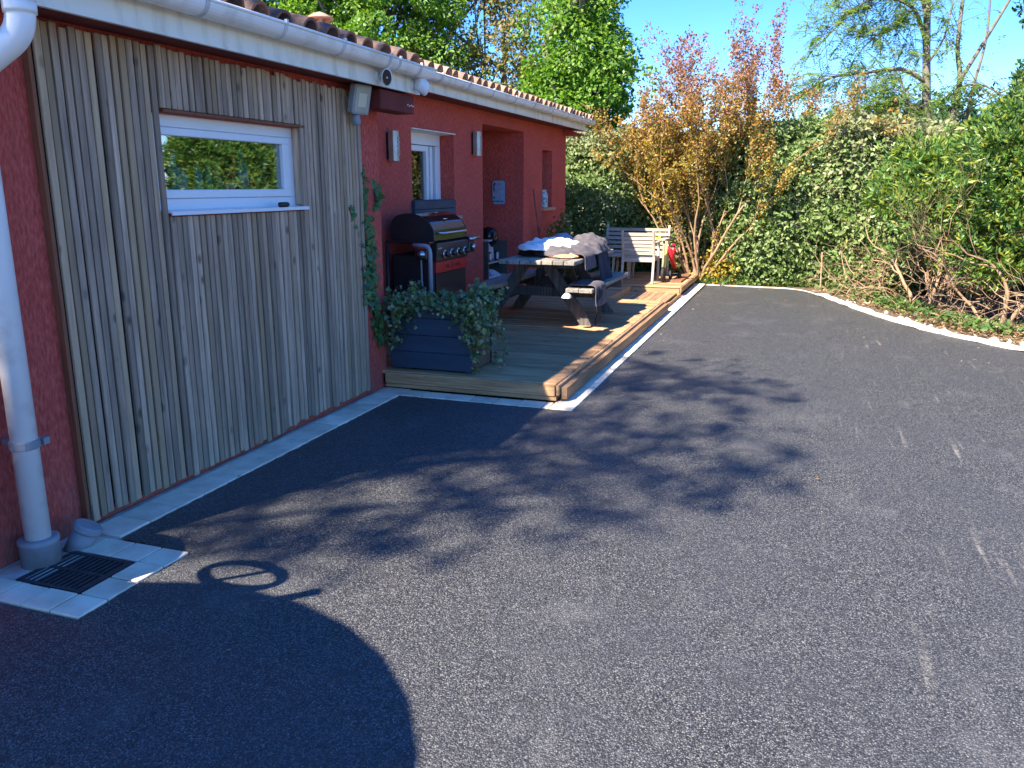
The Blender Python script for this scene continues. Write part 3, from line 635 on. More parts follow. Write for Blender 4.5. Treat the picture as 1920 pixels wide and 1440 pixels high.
# bottles behind the near window
bx = XG-.13
def bottle(y, h, r, mat, label, cap='label_white', lab=False):
    t = thing('bottle', label, 'bottle', (bx, y, 1.626), 'bottles on the inner sill')
    MB().lathe([(r*.9, 0), (r, .01), (r, h*.6), (r*.4, h*.78), (r*.36, h*.9)], (bx, y, 1.626), 12).build('body', mat, t, True)
    MB().lathe([(r*.45, h*.9), (r*.45, h)], (bx, y, 1.626), 10).build('cap', cap, t, True)
    if lab: MB().lathe([(r*1.03, h*.14), (r*1.03, h*.5)], (bx, y, 1.626), 12).build('sticker', 'label_white', t, True)
bottle(3.93, .20, .035, 'bottle_teal', 'teal bottle at the left end of the window sill'); bottle(4.0, .14, .025, 'label_white', 'pale slim bottle beside the teal one behind glass', 'bottle_teal'); bottle(4.13, .17, .025, 'bottle_teal', 'slim teal bottle third from the left behind glass', 'bottle_teal')
bottle(4.22, .17, .022, 'bottle_green', 'slim green bottle fourth from the left behind glass', 'bottle_green'); bottle(4.30, .15, .03, 'bottle_amber', 'amber bottle in the middle behind the glass', 'bottle_amber'); bottle(4.55, .24, .035, 'bottle_green', 'green labelled bottle standing alone behind the glass', 'bottle_teal', True)
t = thing('soap_pump', 'white pump dispenser near the right end behind glass', 'dispenser', (bx, 4.78, 1.626)); MB().lathe([(.03, 0), (.03, .10), (.012, .12)], (bx, 4.78, 1.626), 12).build('body', 'interior', t, True)
MB().tube([(bx, 4.78, 1.745), (bx, 4.78, 1.80), (bx+.01, 4.82, 1.80)], .009, 8).build('pump', 'label_white', t, True)
t = tag(B('soap_box', 'ink_rose', None, bx-.03, bx+.03, 4.36, 4.44, 1.626, 1.67), 'small grey box on the inner sill beside the amber bottle', 'box')

# ================================================================ DECK
ZD = .15; DE = -1.742
dk = thing('wooden_deck', 'weathered timber deck along the house wall', 'deck', (-2.7, 8.5, 0))
y = 6.0; k = 0
while y < 11.1:
    MB().box(XF+.01, DE+.008+random.gauss(0, .003), y, y+.113, ZD-.027, ZD+random.gauss(0, .0012)).build('plank', 'deck_x', dk, bevel=.004); y += .1215
yend = y
x0 = -2.5
while y < 14.75:                                                        # left of the sunken part
    xe = x0 if y < 12.72 else DE+.008
    MB().box(XF+.01 if y < 13.5 else -3.55, xe, y, y+.113, ZD-.027, ZD+random.gauss(0, .0012)).build('plank', 'deck_x', dk, bevel=.004); y += .1215
ylast = y
x = x0+.02
while x < DE-.05: B('plank', 'deck_y', dk, x, x+.082, yend+.02, 12.74, .035, .06, .003); x += .088
B('riser', 'deck_x', dk, x0, x0+.018, yend, 12.72, .0, ZD-.002); B('riser', 'deck_x', dk, x0+.02, DE, 12.742, 12.76, .02, ZD-.028)
B('riser', 'deck_x', dk, x0+.02, DE, yend-.002, yend+.016, .02, ZD-.028)
B('fascia_board', 'deck_x', dk, -3.22, DE, 5.975, 5.998, .055, ZD-.004, .003); B('fascia_board', 'deck_x', dk, -3.22, DE+.01, 5.985, 6.005, .018, .051, .002)
B('fascia_board', 'deck_y', dk, DE+.01, DE+.032, 5.98, yend, .062, ZD-.006, .003); B('fascia_board', 'deck_y', dk, DE+.01, DE+.032, 12.74, ylast, .062, ZD-.006, .003)
B('fascia_board', 'deck_y', dk, DE+.01, DE+.03, yend+.01, 12.735, .0, .058, .003)
for k in range(11): B('joist', 'deck_y', dk, XF+.1+k*.2, XF+.145+k*.2, 6.02, yend if k > 5 else ylast-.02, .03, ZD-.03)
for k in range(10):
    yy = 6.1+k*.95; B('post', 'deck_y', dk, DE-.09, DE-.01, yy, yy+.08, -.03, .1 if not (yend-.1 < yy < 12.7) else .03)
t = tag(B('loose_board', 'brown_board', None, -1.98, -1.80, 13.35, 14.6, ZD+.003, ZD+.028, .003), 'reddish brown board lying flat on the end of the deck', 'board')

# ---------------------------------------------------------------- planter with ivy
pl = thing('planter_box', 'dark blue timber planter box at the front of the deck', 'planter', (-2.87, 6.3, ZD))
px0, px1, py0, py1 = -3.21, -2.50, 6.10, 6.58; zb = ZD+.02
for k in range(4): B('board', 'planter_blue', pl, px0, px1+.002, py0-.02, py0, zb+k*.142, zb+k*.142+.139, .003)
for k in range(4): B('side_board', 'planter_brown', pl, px1-.02, px1, py0+.002, py1, zb+k*.142, zb+k*.142+.139, .003)
B('back_board', 'planter_blue', pl, px0, px1-.021, py1-.02, py1, zb, zb+.56); B('side_board', 'planter_blue', pl, px0, px0+.02, py0+.002, py1-.021, zb, zb+.56)
B('corner_post', 'planter_blue', pl, px1-.01, px1+.012, py0-.022, py0+.02, zb-.015, zb+.57); B('corner_post', 'black_matte', pl, px1-.008, px1+.008, py1-.018, py1+.004, zb-.015, zb+.56)
B('soil', 'soil', pl, px0+.021, px1-.021, py0+.001, py1-.021, zb+.3, zb+.5); 
for (a, b) in ((px0+.05, py0+.04), (px1-.1, py0+.04), (px0+.05, py1-.1), (px1-.1, py1-.1)): B('foot', 'planter_blue', pl, a, a+.05, b, b+.05, ZD+.001, zb-.001)
iv = thing('ivy', 'ivy overflowing the dark blue planter box', 'ivy', (-2.87, 6.3, zb+.5))
mbs = MB(); PP = []; DD = []
zt = zb+.57
def strand(p, d, n, step, grav, rad, dens=3, lim=None):
    p = Vector(p); d = Vector(d).normalized(); path = [p.copy()]
    for i in range(n):
        d = (d+Vector((random.gauss(0, .35), random.gauss(0, .35), random.gauss(0, .25)-grav))).normalized(); p = p+d*step
        if lim: p = lim(p)
        path.append(p.copy())
        for k in range(dens): PP.append(p+Vector([random.gauss(0, rad) for _ in range(3)])); DD.append(Vector((random.gauss(.25, .6), random.gauss(-.5, .5), random.gauss(-.25, .6))))
    mbs.tube(path, .0028, 4, False)
for i in range(210):                                                     # mat on top
    strand((random.uniform(px0, px1), random.uniform(py0, py1), zt-.06+random.random()*.03), (random.gauss(0, 1), random.gauss(-.2, 1), .35), random.randint(3, 6), .035, .16, .022, 3)
for i in range(34):                                                     # spill over the right front corner
    strand((px1-.12+random.random()*.16, py0-.02+random.random()*.45, zt+.02), (1, -.5, .2), random.randint(6, 15), .042, .5, .02, 3, lambda p: Vector((max(p.x, px1+.012) if p.z < zt-.03 and p.y > py0-.01 else p.x, p.y, max(p.z, ZD+.01))))
for i in range(12):                                                     # left front spill
    strand((px0+random.random()*.22, py0-.02, zt), (-.3, -1, .1), random.randint(3, 12), .04, .5, .02, 3, lambda p: Vector((p.x, min(p.y, py0-.03), p.z)))
for i in range(22):
    strand((random.uniform(px0, px1), py0, zt), (0, -1, .2), random.randint(2, 4), .04, .35, .02, 3, lambda p: Vector((p.x, min(p.y, py0-.025), p.z)))
for i in range(16):                                                     # bump at the right end
    strand((px1-.02+random.gauss(0, .06), py0+.15+random.random()*.3, zt-.02), (random.gauss(.1, .5), random.gauss(0, .5), 1), random.randint(3, 5), .03, .2, .03, 4)
P = np.array([tuple(p) for p in PP]); D = np.array([tuple(p) for p in DD])
mbs.build('stems', 'stem_ivy', iv, fix=False); Ls = rng.uniform(.022, .046, len(P))
leaves('foliage', 'leaf_ivy', iv, P, D, Ls, Ls*.95, T_IVY, unit(np.array([.3, -.6, .8])+rng.normal(size=(len(P), 3))*.6))
# climbing ivy on the corner
def wall_ivy(name, label, pts, n, wid, mat='leaf_ivy_bright', scale=1.0):
    t = thing(name, label, 'ivy', pts[0], 'ivy climbing the house corner'); m_ = MB(); PL = []
    for s in range(3):
        path = [Vector(p)+Vector((0, random.gauss(0, wid*.4), 0)) for p in pts]; m_.tube([p+Vector((.004, 0, 0)) for p in path], .003, 4, False)
    A = np.array(pts); seg = rng.integers(0, len(A)-1, n); u = rng.random(n)[:, None]; Pn = A[seg]*(1-u)+A[seg+1]*u
    cl_ = wob(Pn*np.array([1, 1, 1]), 3, 9)+rng.normal(size=n)*.4; keep = cl_ > -.55; Pn = Pn[keep]; m2 = len(Pn)
    Pn = Pn+np.stack([rng.uniform(.004, .035, m2), rng.normal(size=m2)*wid, rng.normal(size=m2)*.03], 1)
    L_ = rng.uniform(.028, .06, m2)*scale
    m_.build('stems', 'stem_ivy', t, fix=False); leaves('foliage', mat, t, Pn, unit(np.stack([rng.normal(size=m2)*.3+.15, rng.normal(size=m2)*.7, -.5+rng.normal(size=m2)*.5], 1)), L_, L_*.95, T_IVY, unit(np.array([1, -.5, .35])+rng.normal(size=(m2, 3))*.4))
wall_ivy('climbing_ivy', 'thick ivy strand climbing beside the timber cladding end', [(XN, 5.74, 1.78), (XN, 5.76, 1.55), (XN, 5.70, 1.30), (XN, 5.76, 1.05), (XN, 5.78, .80)], 260, .03)
wall_ivy('climbing_ivy', 'long ivy strand hanging lower on the red corner', [(XN, 5.82, 1.42), (XN, 5.86, 1.15), (XN, 5.88, .92), (XN, 5.87, .68), (XN, 5.90, .55)], 210, .03)
wall_ivy('climbing_ivy', 'small ivy tuft high on the red corner edge', [(XN, 5.97, 1.68), (XN, 5.98, 1.58), (XN, 5.98, 1.50)], 34, .015)
wall_ivy('climbing_ivy', 'sparse ivy sprig low on the corner beside the planter', [(XN, 5.99, .62), (XN, 5.95, .50), (XN, 5.98, .38)], 60, .035)
wall_ivy('climbing_ivy', 'tiny ivy sprig on the timber slats', [(XS, 5.5, 1.50), (XS, 5.53, 1.42)], 9, .012)
wall_ivy('climbing_ivy', 'ivy growing up the foot of the timber slats', [(XS, 5.66, 1.05), (XS, 5.67, .85), (XS, 5.66, .75)], 22, .008)

# ---------------------------------------------------------------- barbecue
bq = thing('gas_barbecue', 'black gas barbecue with red band beside the house wall', 'barbecue', (-3.45, 7.4, ZD))
bx0, bx1, by0, by1 = -3.72, -3.24, 7.10, 7.86
B('cart', 'black_matte', bq, bx0+.02, bx1-.03, by0, by1, ZD+.10, 1.02, .01)
dr = B('door', 'graphite', bq, bx1-.028, bx1-.01, by0+.02, by1-.02, ZD+.13, .845, .004)
for s in (0, 1):
    yy = (by0+by1)/2-.03+s*.06; MB().tube(arc([(bx1-.01, yy, .62), (bx1+.03, yy, .62), (bx1+.03, yy, .45), (bx1-.01, yy, .45)], 3), .008, 8).build('handle', 'steel', dr, True)
bd = B('red_band', 'bbq_red', bq, bx1-.028, bx1-.006, by0+.005, by1-.005, .85, .955, .003)
mt = lambda yy, zz: Matrix(((0, 0, 1, bx1-.005), (1, 0, 0, yy), (0, 1, 0, zz), (0, 0, 0, 1)))
text_obj('GAS', .05, 'black_matte', bd, mt(by0+.27, .90)); text_obj('2', .095, 'black_matte', bd, mt(by0+.385, .90)); text_obj('COAL', .05, 'black_matte', bd, mt(by0+.51, .90))
cp_ = MB().prism([(bx1-.06, .96), (bx1+.0, .96), (bx1+.012, 1.13), (bx1-.06, 1.15)], lambda u, v, d: (u, d, v), by0-.0, by1).build('control_panel', 'graphite', bq, bevel=.004)
for k in range(4):
    yy = by0+.17+k*.165; kn = MB().lathe([(.040, 0), (.040, .012), (.034, .014)], (bx1+.006, yy, 1.025), 18, 'x').build('knob', 'steel', cp_, True)
    MB().lathe([(.028, .0145), (.026, .045), (.02, .05)], (bx1+.006, yy, 1.025), 14, 'x').build('grip', 'black_enamel', cp_, True)
mk = text_obj('char-broil', .020, 'label_white', cp_, mt(by0+.065, 1.085)@Matrix.Translation((0, 0, .016)))
# lid: extruded hood profile along Y
hp = [(bx0+.03, 1.15), (bx0+.015, 1.27), (bx0+.035, 1.34), (bx0+.085, 1.385), (bx0+.16, 1.405), (bx0+.26, 1.405), (bx0+.34, 1.38), (bx0+.42, 1.325), (bx0+.46, 1.255), (bx0+.468, 1.15)]
ld = MB().prism(hp, lambda u, v, d: (u, d, v), by0-.005, by1+.005).build('lid', 'black_enamel', bq, bevel=.006)
for yy in (by0-.018, by1-.012+.018):
    MB().prism([(u+(.5*(bx0+bx1)-u)*-.02, v) for u, v in hp], lambda u, v, d: (u, d, v), yy, yy+.012).build('lid_end', 'black_matte', ld, bevel=.003)
MB().tube(arc([(bx0+.462, by0+.08, 1.225), (bx0+.525, by0+.08, 1.225), (bx0+.525, by1-.08, 1.225), (bx0+.462, by1-.08, 1.225)], 4), .011, 10).build('handle', 'steel', ld, True)
MB().lathe([(.03, 0), (.03, .006)], (bx0+.40, (by0+by1)/2, 1.345), 14).build('thermometer', 'steel', ld)
MB().lathe([(.022, 0), (.022, .004)], (bx0+.30, by0+.40, 1.405), 14).build('vent_cap', 'steel', ld)
# near side shelf (folded frame with bent tube), far shelf
sh = MB().prism([(bx0, 1.135), (bx1-.02, 1.135), (bx1-.02, 1.155), (bx0, 1.155)], lambda u, v, d: (u, d, v), by0-.10, by0-.012).build('side_shelf', 'graphite', bq, bevel=.006)
MB().tube(arc([(bx0+.30, by0-.115, 1.12), (bx1-.01, by0-.115, 1.12), (bx1-.01, by0-.115, ZD+.02)], 6), .020, 12).build('front_post', 'grey_paint', bq, True)
MB().tube([(bx0+.02, by0-.1, 1.12), (bx0+.02, by0-.1, ZD+.02)], .018, 10).build('rear_post', 'black_matte', bq, True)
sp_ = MB().prism([(bx1-.16, .99), (bx1-.035, .99), (bx1-.035, 1.085), (bx1-.16, 1.085)], lambda u, v, d: (u, d, v), by0-.14, by0-.085).build('side_burner_panel', 'graphite', bq, bevel=.01)
MB().lathe([(.036, 0), (.036, -.012), (.026, -.014), (.024, -.04)], (bx1-.085, by0-.141, 1.04), 16, 'y').build('knob', 'steel', sp_, True)
MB().tube(arc([(bx1-.10, by0-.12, .99), (bx1-.10, by0-.12, .80), (bx1-.08, by0-.12, .62), (bx1-.14, by0-.12, .52)], 5), .009, 8).build('gas_hose', 'grey_pvc', bq, True)
MB().tube([(bx1-.02+.35*math.cos(a)-.15, by0-.16, .50+.07*math.sin(a)) for a in np.linspace(0, math.pi, 12)], .006, 6).build('gas_hose', 'planter_brown', bq, True)
B('far_shelf', 'graphite', bq, bx0+.04, bx1+.02, by1+.012, by1+.24, 1.12, 1.15, .006)
MB().tube([(bx1+.035, by1-.02, 1.135), (bx1+.035, by1+.25, 1.135)], .016, 10).build('towel_rail', 'steel', bq, True)
B('far_burner_panel', 'graphite', bq, bx1-.02, bx1+.018, by1+.02, by1+.16, .99, 1.11, .008); MB().lathe([(.034, 0), (.03, .03)], (bx1+.019, by1+.09, 1.05), 12, 'x').build('knob', 'steel', bq, True)

# ---------------------------------------------------------------- picnic table
pt = thing('picnic_table', 'weathered timber picnic table with attached benches on the deck', 'picnic table', (-2.6, 9.2, ZD))
TX0, TX1, TY0, TY1, TZ = -3.02, -2.19, 8.18, 10.05, .905; npk = 7; wv = (TX1-TX0)/npk
for k in range(npk): MB().box(TX0+k*wv+.004, TX0+(k+1)*wv-.004, TY0+random.gauss(0, .012), TY1+random.gauss(0, .012), TZ-.045, TZ+random.gauss(0, .001)).build('top_plank', 'old_y', pt, bevel=.006)
for (b0, b1) in ((-2.33, -2.03), (-3.42, -3.12)):
    for k in range(2): w_ = (b1-b0)/2; MB().box(b0+k*w_+.004, b0+(k+1)*w_-.004, 8.32+random.gauss(0, .01), 10.22+random.gauss(0, .01), .565, .608).build('bench_plank', 'old_y', pt, bevel=.006)
for yy in (8.80, 9.85):
    for s, (xt, xb) in enumerate(((-2.70, -2.20), (-2.90, -3.38))):
        d_ = Vector((xb-xt, 0, ZD-(TZ-.05))); 
        m_ = MB(); wd = .075
        m_.add([(xt-wd, yy-.023, TZ-.047), (xt+wd, yy-.023, TZ-.047), (xb+wd, yy-.023, ZD+.001), (xb-wd, yy-.023, ZD+.001), (xt-wd, yy+.023, TZ-.047), (xt+wd, yy+.023, TZ-.047), (xb+wd, yy+.023, ZD+.001), (xb-wd, yy+.023, ZD+.001)],
               [(0, 1, 2, 3), (7, 6, 5, 4), (0, 4, 5, 1), (1, 5, 6, 2), (2, 6, 7, 3), (3, 7, 4, 0)]); m_.build('leg', 'dark_leg', pt, bevel=.004)
    B('bench_support', 'dark_leg', pt, -3.40, -2.05, yy+.025, yy+.068, .455, .562, .004); B('top_support', 'dark_leg', pt, -2.98, -2.23, yy+.025, yy+.068, TZ-.14, TZ-.048, .004)
MB().bar((-2.61, 8.85, .47), (-2.61, 9.35, TZ-.06), .04, .09, (1, 0, 0)).build('brace', 'dark_leg', pt); MB().bar((-2.61, 9.83, .47), (-2.61, 9.33, TZ-.06), .04, .09, (1, 0, 0)).build('brace', 'dark_leg', pt)
# clothes
def drape(name, mat, label, cat, fn, nu, nv, amp, freq, seed, thick=.012, off=0):
    us, vs_ = np.meshgrid(np.linspace(0, 1, nu), np.linspace(0, 1, nv), indexing='ij')
    P = np.array([fn(u, v) for u, v in zip(us.ravel(), vs_.ravel())], float)
    q = wob(P, seed, freq)+.5*wob(P, seed+1, freq*2.3); G = P.reshape(nu, nv, 3)
    du = np.gradient(G, axis=0); dv_ = np.gradient(G, axis=1); N = np.cross(du, dv_); N /= np.maximum(np.linalg.norm(N, axis=2, keepdims=True), 1e-9)
    if N[..., 2].mean() < 0 or (abs(N[..., 2].mean()) < .15 and N[..., 0].mean() < 0): N = -N
    Pq = (G+N*(amp*(1.0+q.reshape(nu, nv, 1))+off)).reshape(-1, 3)
    fs = [(i*nv+j, (i+1)*nv+j, (i+1)*nv+j+1, i*nv+j+1) for i in range(nu-1) for j in range(nv-1)]
    o = MB().add(Pq, fs).build(name, mat, None, True); md = o.modifiers.new('thick', 'SOLIDIFY'); md.thickness = thick; md.offset = -1
    sb = o.modifiers.new('sub', 'SUBSURF'); sb.levels = 1; sb.render_levels = 1
    return tag(o, label, cat)
def lump(cx, cy, rx, ry, hgt, rot=0, z=TZ):
    def f(u, v):
        a = v*2*math.pi; r = u; x, y = r*rx*math.cos(a)*(1+.16*math.sin(3*a+cx*9)), r*ry*math.sin(a)*(1+.14*math.cos(2*a+cy))
        c, s = math.cos(rot), math.sin(rot); return (cx+x*c-y*s, cy+x*s+y*c, z+.004+hgt*max(0, 1-r**2.2)**.7)
    return f
drape('jacket', 'cloth_grey', 'grey brown jacket heaped along the picnic table top', 'jacket', lump(-2.55, 9.15, .34, .62, .10, .15), 26, 64, .032, 13, 5)
drape('shirt', 'cloth_white', 'white printed shirt lying on the clothes heap on table', 'shirt', lump(-2.66, 8.98, .24, .46, .09, -.35, TZ+.055), 26, 70, .034, 17, 9)
drape('work_gloves', 'cloth_orange', 'orange and cream work gloves on the picnic table', 'gloves', lump(-2.40, 8.55, .15, .11, .035, .1), 8, 28, .018, 26, 21)
drape('rolled_garment', 'cloth_black', 'black rolled garment at the left edge of the clothes heap', 'garment', lump(-2.90, 8.80, .10, .15, .085, .2), 9, 24, .008, 16, 31)
def hang(x_in, x_ed, y0, y1, ztop, zbot, flare=.05, skew=0):
    L1 = abs(x_ed-x_in); L2 = ztop-zbot; tt = L1/(L1+L2)
    def f(u, v):
        y = y0+(y1-y0)*v+skew*u
        if u < tt: return (x_in+(x_ed-x_in)*u/tt, y, ztop+.006)
        s = (u-tt)/(1-tt); return (x_ed+.012+flare*s, y+(v-.5)*.10*s, ztop-L2*s)
    return f
drape('sweater', 'cloth_grey', 'grey sweater sleeve hanging over the picnic table side', 'sweater', hang(-2.45, TX1, 8.52, 8.95, TZ+.03, .78, .02), 16, 12, .02, 15, 41)
drape('trousers', 'cloth_navy', 'dark navy trousers hanging off the picnic table edge', 'trousers', hang(-2.42, TX1, 9.0, 9.5, TZ+.03, .50, .07, .12), 20, 14, .018, 12, 51)
drape('hooded_coat', 'cloth_grey', 'grey hooded coat piled at the far end of table', 'coat', lump(-2.38, 9.55, .20, .34, .15, .1), 22, 50, .042, 14, 61)
drape('pale_bag', 'ink_rose', 'pale grey fabric bag standing behind the clothes heap', 'bag', lump(-2.78, 9.80, .16, .12, .19, .3), 9, 22, .012, 11, 63)
drape('bench_jacket', 'cloth_grey', 'dark grey jacket draped over the end of the right bench', 'jacket', hang(-2.32, -2.03, 8.42, 8.78, .625, .42, .02, -.05), 18, 14, .022, 14, 71)
drape('black_scarf', 'cloth_black', 'black cloth hanging down from the bench end', 'scarf', hang(-2.10, -2.01, 8.44, 8.60, .60, .24, .0, -.08), 18, 8, .012, 18, 81)
drape('white_rag', 'cloth_white', 'small white rag tucked under the bench end', 'rag', lump(-2.31, 8.34, .05, .05, .05, 0, .50), 6, 14, .01, 25, 83, .006)

# ---------------------------------------------------------------- porch things
rk = thing('shoe_rack', 'olive shoe rack with pale top inside the red porch', 'shoe rack', (-4.25, 10.9, ZD))
B('side_panel', 'cab_olive', rk, -4.5, -4.04, 10.55, 10.575, ZD-.1, .925); B('side_panel', 'cab_olive', rk, -4.5, -4.04, 11.29, 11.315, ZD-.1, .90); B('back_panel', 'cab_olive', rk, -4.52, -4.502, 10.55, 11.315, ZD-.1, .9)
B('top', 'cab_white', rk, -4.51, -4.03, 10.54, 10.68, .926, .945); 
for z in (.40, .615): B('shelf', 'cab_white', rk, -4.5, -4.05, 10.577, 11.288, z, z+.018)
B('porch_floor', 'interior', H, -5.6, XF-.281, AL[0], AL[1], -.04, .06)
hm = thing('helmet', 'black motorcycle helmet on the porch shoe rack', 'helmet', (-4.16, 10.86, .945))
mb = MB(); prof = []
for i in range(13):
    a = math.pi*(i/12*.86+.02); prof.append((max(.005, math.sin(a)*.135), math.cos(a)*.135))
mb.lathe(prof[::-1], (-4.14, 10.84, .975), 18); mb.build('shell', 'black_enamel', hm, True)
MB().prism([(-.07, -.02), (.09, -.035), (.10, .02), (-.06, .05)], lambda u, v, d: (-4.08+d, 10.78+u*.8, .99+v), 0, .065).build('visor', 'graphite', hm, bevel=.008); B('strap', 'cloth_black', hm, -4.09, -4.06, 10.78, 10.80, .84, .90)
ty = thing('toy_vehicle', 'white toy vehicle with grey wheels on the rack shelf', 'toy', (-4.15, 10.88, .635))
MB().prism([(10.70, .66), (11.02, .66), (11.0, .70), (10.93, .74), (10.90, .885), (10.72, .895), (10.68, .76)], lambda u, v, d: (d, u, v), -4.25, -4.10).build('body', 'toy_white', ty, bevel=.012)
for yy in (10.72, 10.99):
    MB().lathe([(.03, 0), (.07, 0), (.07, .025), (.03, .025)], (-4.095, yy, .705), 18, 'x').build('wheel', 'rubber', ty); MB().lathe([(.01, .026), (.052, .026), (.052, .029), (.01, .029)], (-4.095, yy, .705), 16, 'x').build('rim', 'toy_white', ty)
for k, (yy, mm, lb) in enumerate(((10.70, 'shoe_purple', 'purple and white trainer on the lower rack shelf'), (10.92, 'toy_white', 'pale grey trainer on the lower rack shelf'))):
    t = thing('shoe', lb, 'shoe', (-4.1, yy, .418), 'shoes on the rack')
    MB().prism([(-.13, 0), (.13, 0), (.135, .03), (.08, .05), (.02, .075), (-.03, .095), (-.12, .10), (-.135, .04)], lambda u, v, d: (-4.10+u*.55+d*.0, yy+d+u*.3, .419+v), -.042, .042).build('upper', mm, t, bevel=.012)
    MB().prism([(-.135, .0), (.14, .0), (.14, .018), (-.135, .018)], lambda u, v, d: (-4.10+u*.55, yy+d*1.05+u*.3, .4185+v), -.045, .045).build('sole', 'label_white', t, bevel=.004)
# plaque on the porch side wall
pq = thing('wall_plaque', 'pale blue rounded plaque hanging on the dark porch wall', 'plaque', (-4.16, 11.33, 1.57))
cx, cz, a, b = -4.165, 1.57, .095, .165
pp = []
for (sx, sz, st) in ((1, 1, 0), (-1, 1, 90), (-1, -1, 180), (1, -1, 270)):
    for k in range(5): t_ = R(st+k*22.5); pp.append((cx+sx*(a-.035)+.035*math.cos(t_), cz+sz*(b-.035)+.035*math.sin(t_)))
MB().prism(pp, lambda u, v, d: (u, d, v), 11.315, 11.332).build('board', 'plaque_blue', pq)
MB().prism([(cx+(u-cx)*1.05, cz+(v-cz)*1.03) for u, v in pp], lambda u, v, d: (u, d, v), 11.320, 11.3385).build('edge', 'ink_blue', pq)
MB().tube([(cx-.003, 11.325, cz+b), (cx, 11.33, cz+b+.16)], .004, 6).build('cord', 'planter_brown', pq)
mb = MB(); mb.prism([(cx+.045*math.cos(t_), cz+.11+.02*math.sin(t_)) for t_ in np.linspace(0, 6, 12)], lambda u, v, d: (u, d, v), 11.3125, 11.3145); mb.build('motif', 'ink_rose', pq)
for k in range(5): B('text_line', 'ink_rose', pq, cx-.045, cx+.045-.01*(k % 2), 11.3125, 11.3145, cz+.055-k*.032, cz+.061-k*.032)
mb = MB()
for k in range(9):
    u = cx-.075+k*.019; mb.prism([(u+.011*math.cos(t_), cz-.125+.012*math.sin(t_+k)) for t_ in np.linspace(0, 5.5, 7)], lambda u, v, d: (u, d, v), 11.3123, 11.3143)
for (du, dv2) in ((-.072, .10), (-.06, .12), (-.075, .06), (-.07, .03), (-.07, -.07)): mb.prism([(cx+du+.012*math.cos(t_), cz+dv2+.02*math.sin(t_)) for t_ in np.linspace(0, 5.5, 7)], lambda u, v, d: (u, d, v), 11.3123, 11.3143)
mb.build('painted_border', 'ink_blue', pq)
# broom pole, jar, potted plant
pb = thing('broom', 'dark wooden broom leaning on the red wall by the slit window', 'broom', (-3.6, 12.0, ZD))
MB().tube([(-3.74, 11.60, 1.62), (-3.62, 11.83, .30)], .013, 8).build('pole', 'trim_brown', pb, True); MB().tube([(-3.695, 11.72, 1.07), (-3.685, 11.735, .99)], .022, 8).build('clip', 'black_matte', pb, True); B('head', 'black_matte', pb, -3.66, -3.58, 11.70, 12.0, ZD+.03, ZD+.17, .01)
jr = thing('lantern_jug', 'painted jug with handle on the slit window sill', 'jug', (XF-.03, 12.36, 1.34))
MB().lathe([(.065, 0), (.07, .01), (.07, .19), (.05, .225), (.05, .26), (.055, .265)], (XF-.02, 12.36, 1.34), 16).build('body', 'jar_paint', jr, True); MB().tube(arc([(XF-.02, 12.42, 1.52), (XF-.02, 12.49, 1.54), (XF-.02, 12.49, 1.38), (XF-.02, 12.43, 1.37)], 4), .008, 6).build('handle', 'label_white', jr, True)
pp_ = thing('potted_plant', 'leafy potted plant on deck in front of the red wall', 'plant', (-3.55, 12.2, ZD))
MB().lathe([(.10, 0), (.14, .24), (.15, .24), (.15, .28), (.12, .28)], (-3.55, 12.15, ZD), 16).build('pot', 'terracotta', pp_, True)
mb = MB(); PP = []; DD = []
for k in range(9):
    p = Vector((-3.55, 12.15, ZD+.27)); d = Vector((random.gauss(.05, .35), random.gauss(-.1, .5), 1)).normalized(); path = [p.copy()]
    for i in range(8):
        d = (d+Vector((random.gauss(0, .12), random.gauss(0, .12), 0))).normalized(); p = p+d*random.uniform(.07, .12); path.append(p.copy())
        if i > 2:
            for q in range(6): PP.append(tuple(p+Vector([random.gauss(0, .05) for _ in range(3)]))); DD.append((random.gauss(0, 1), random.gauss(0, 1), random.gauss(-.3, .5)))
    mb.tube(path, .004, 5, False)
mb.build('stems', 'stem_ivy', pp_, fix=False); leaves('foliage', 'leaf_cover', pp_, np.array(PP), np.array(DD), .09, .05, T_OVAL)
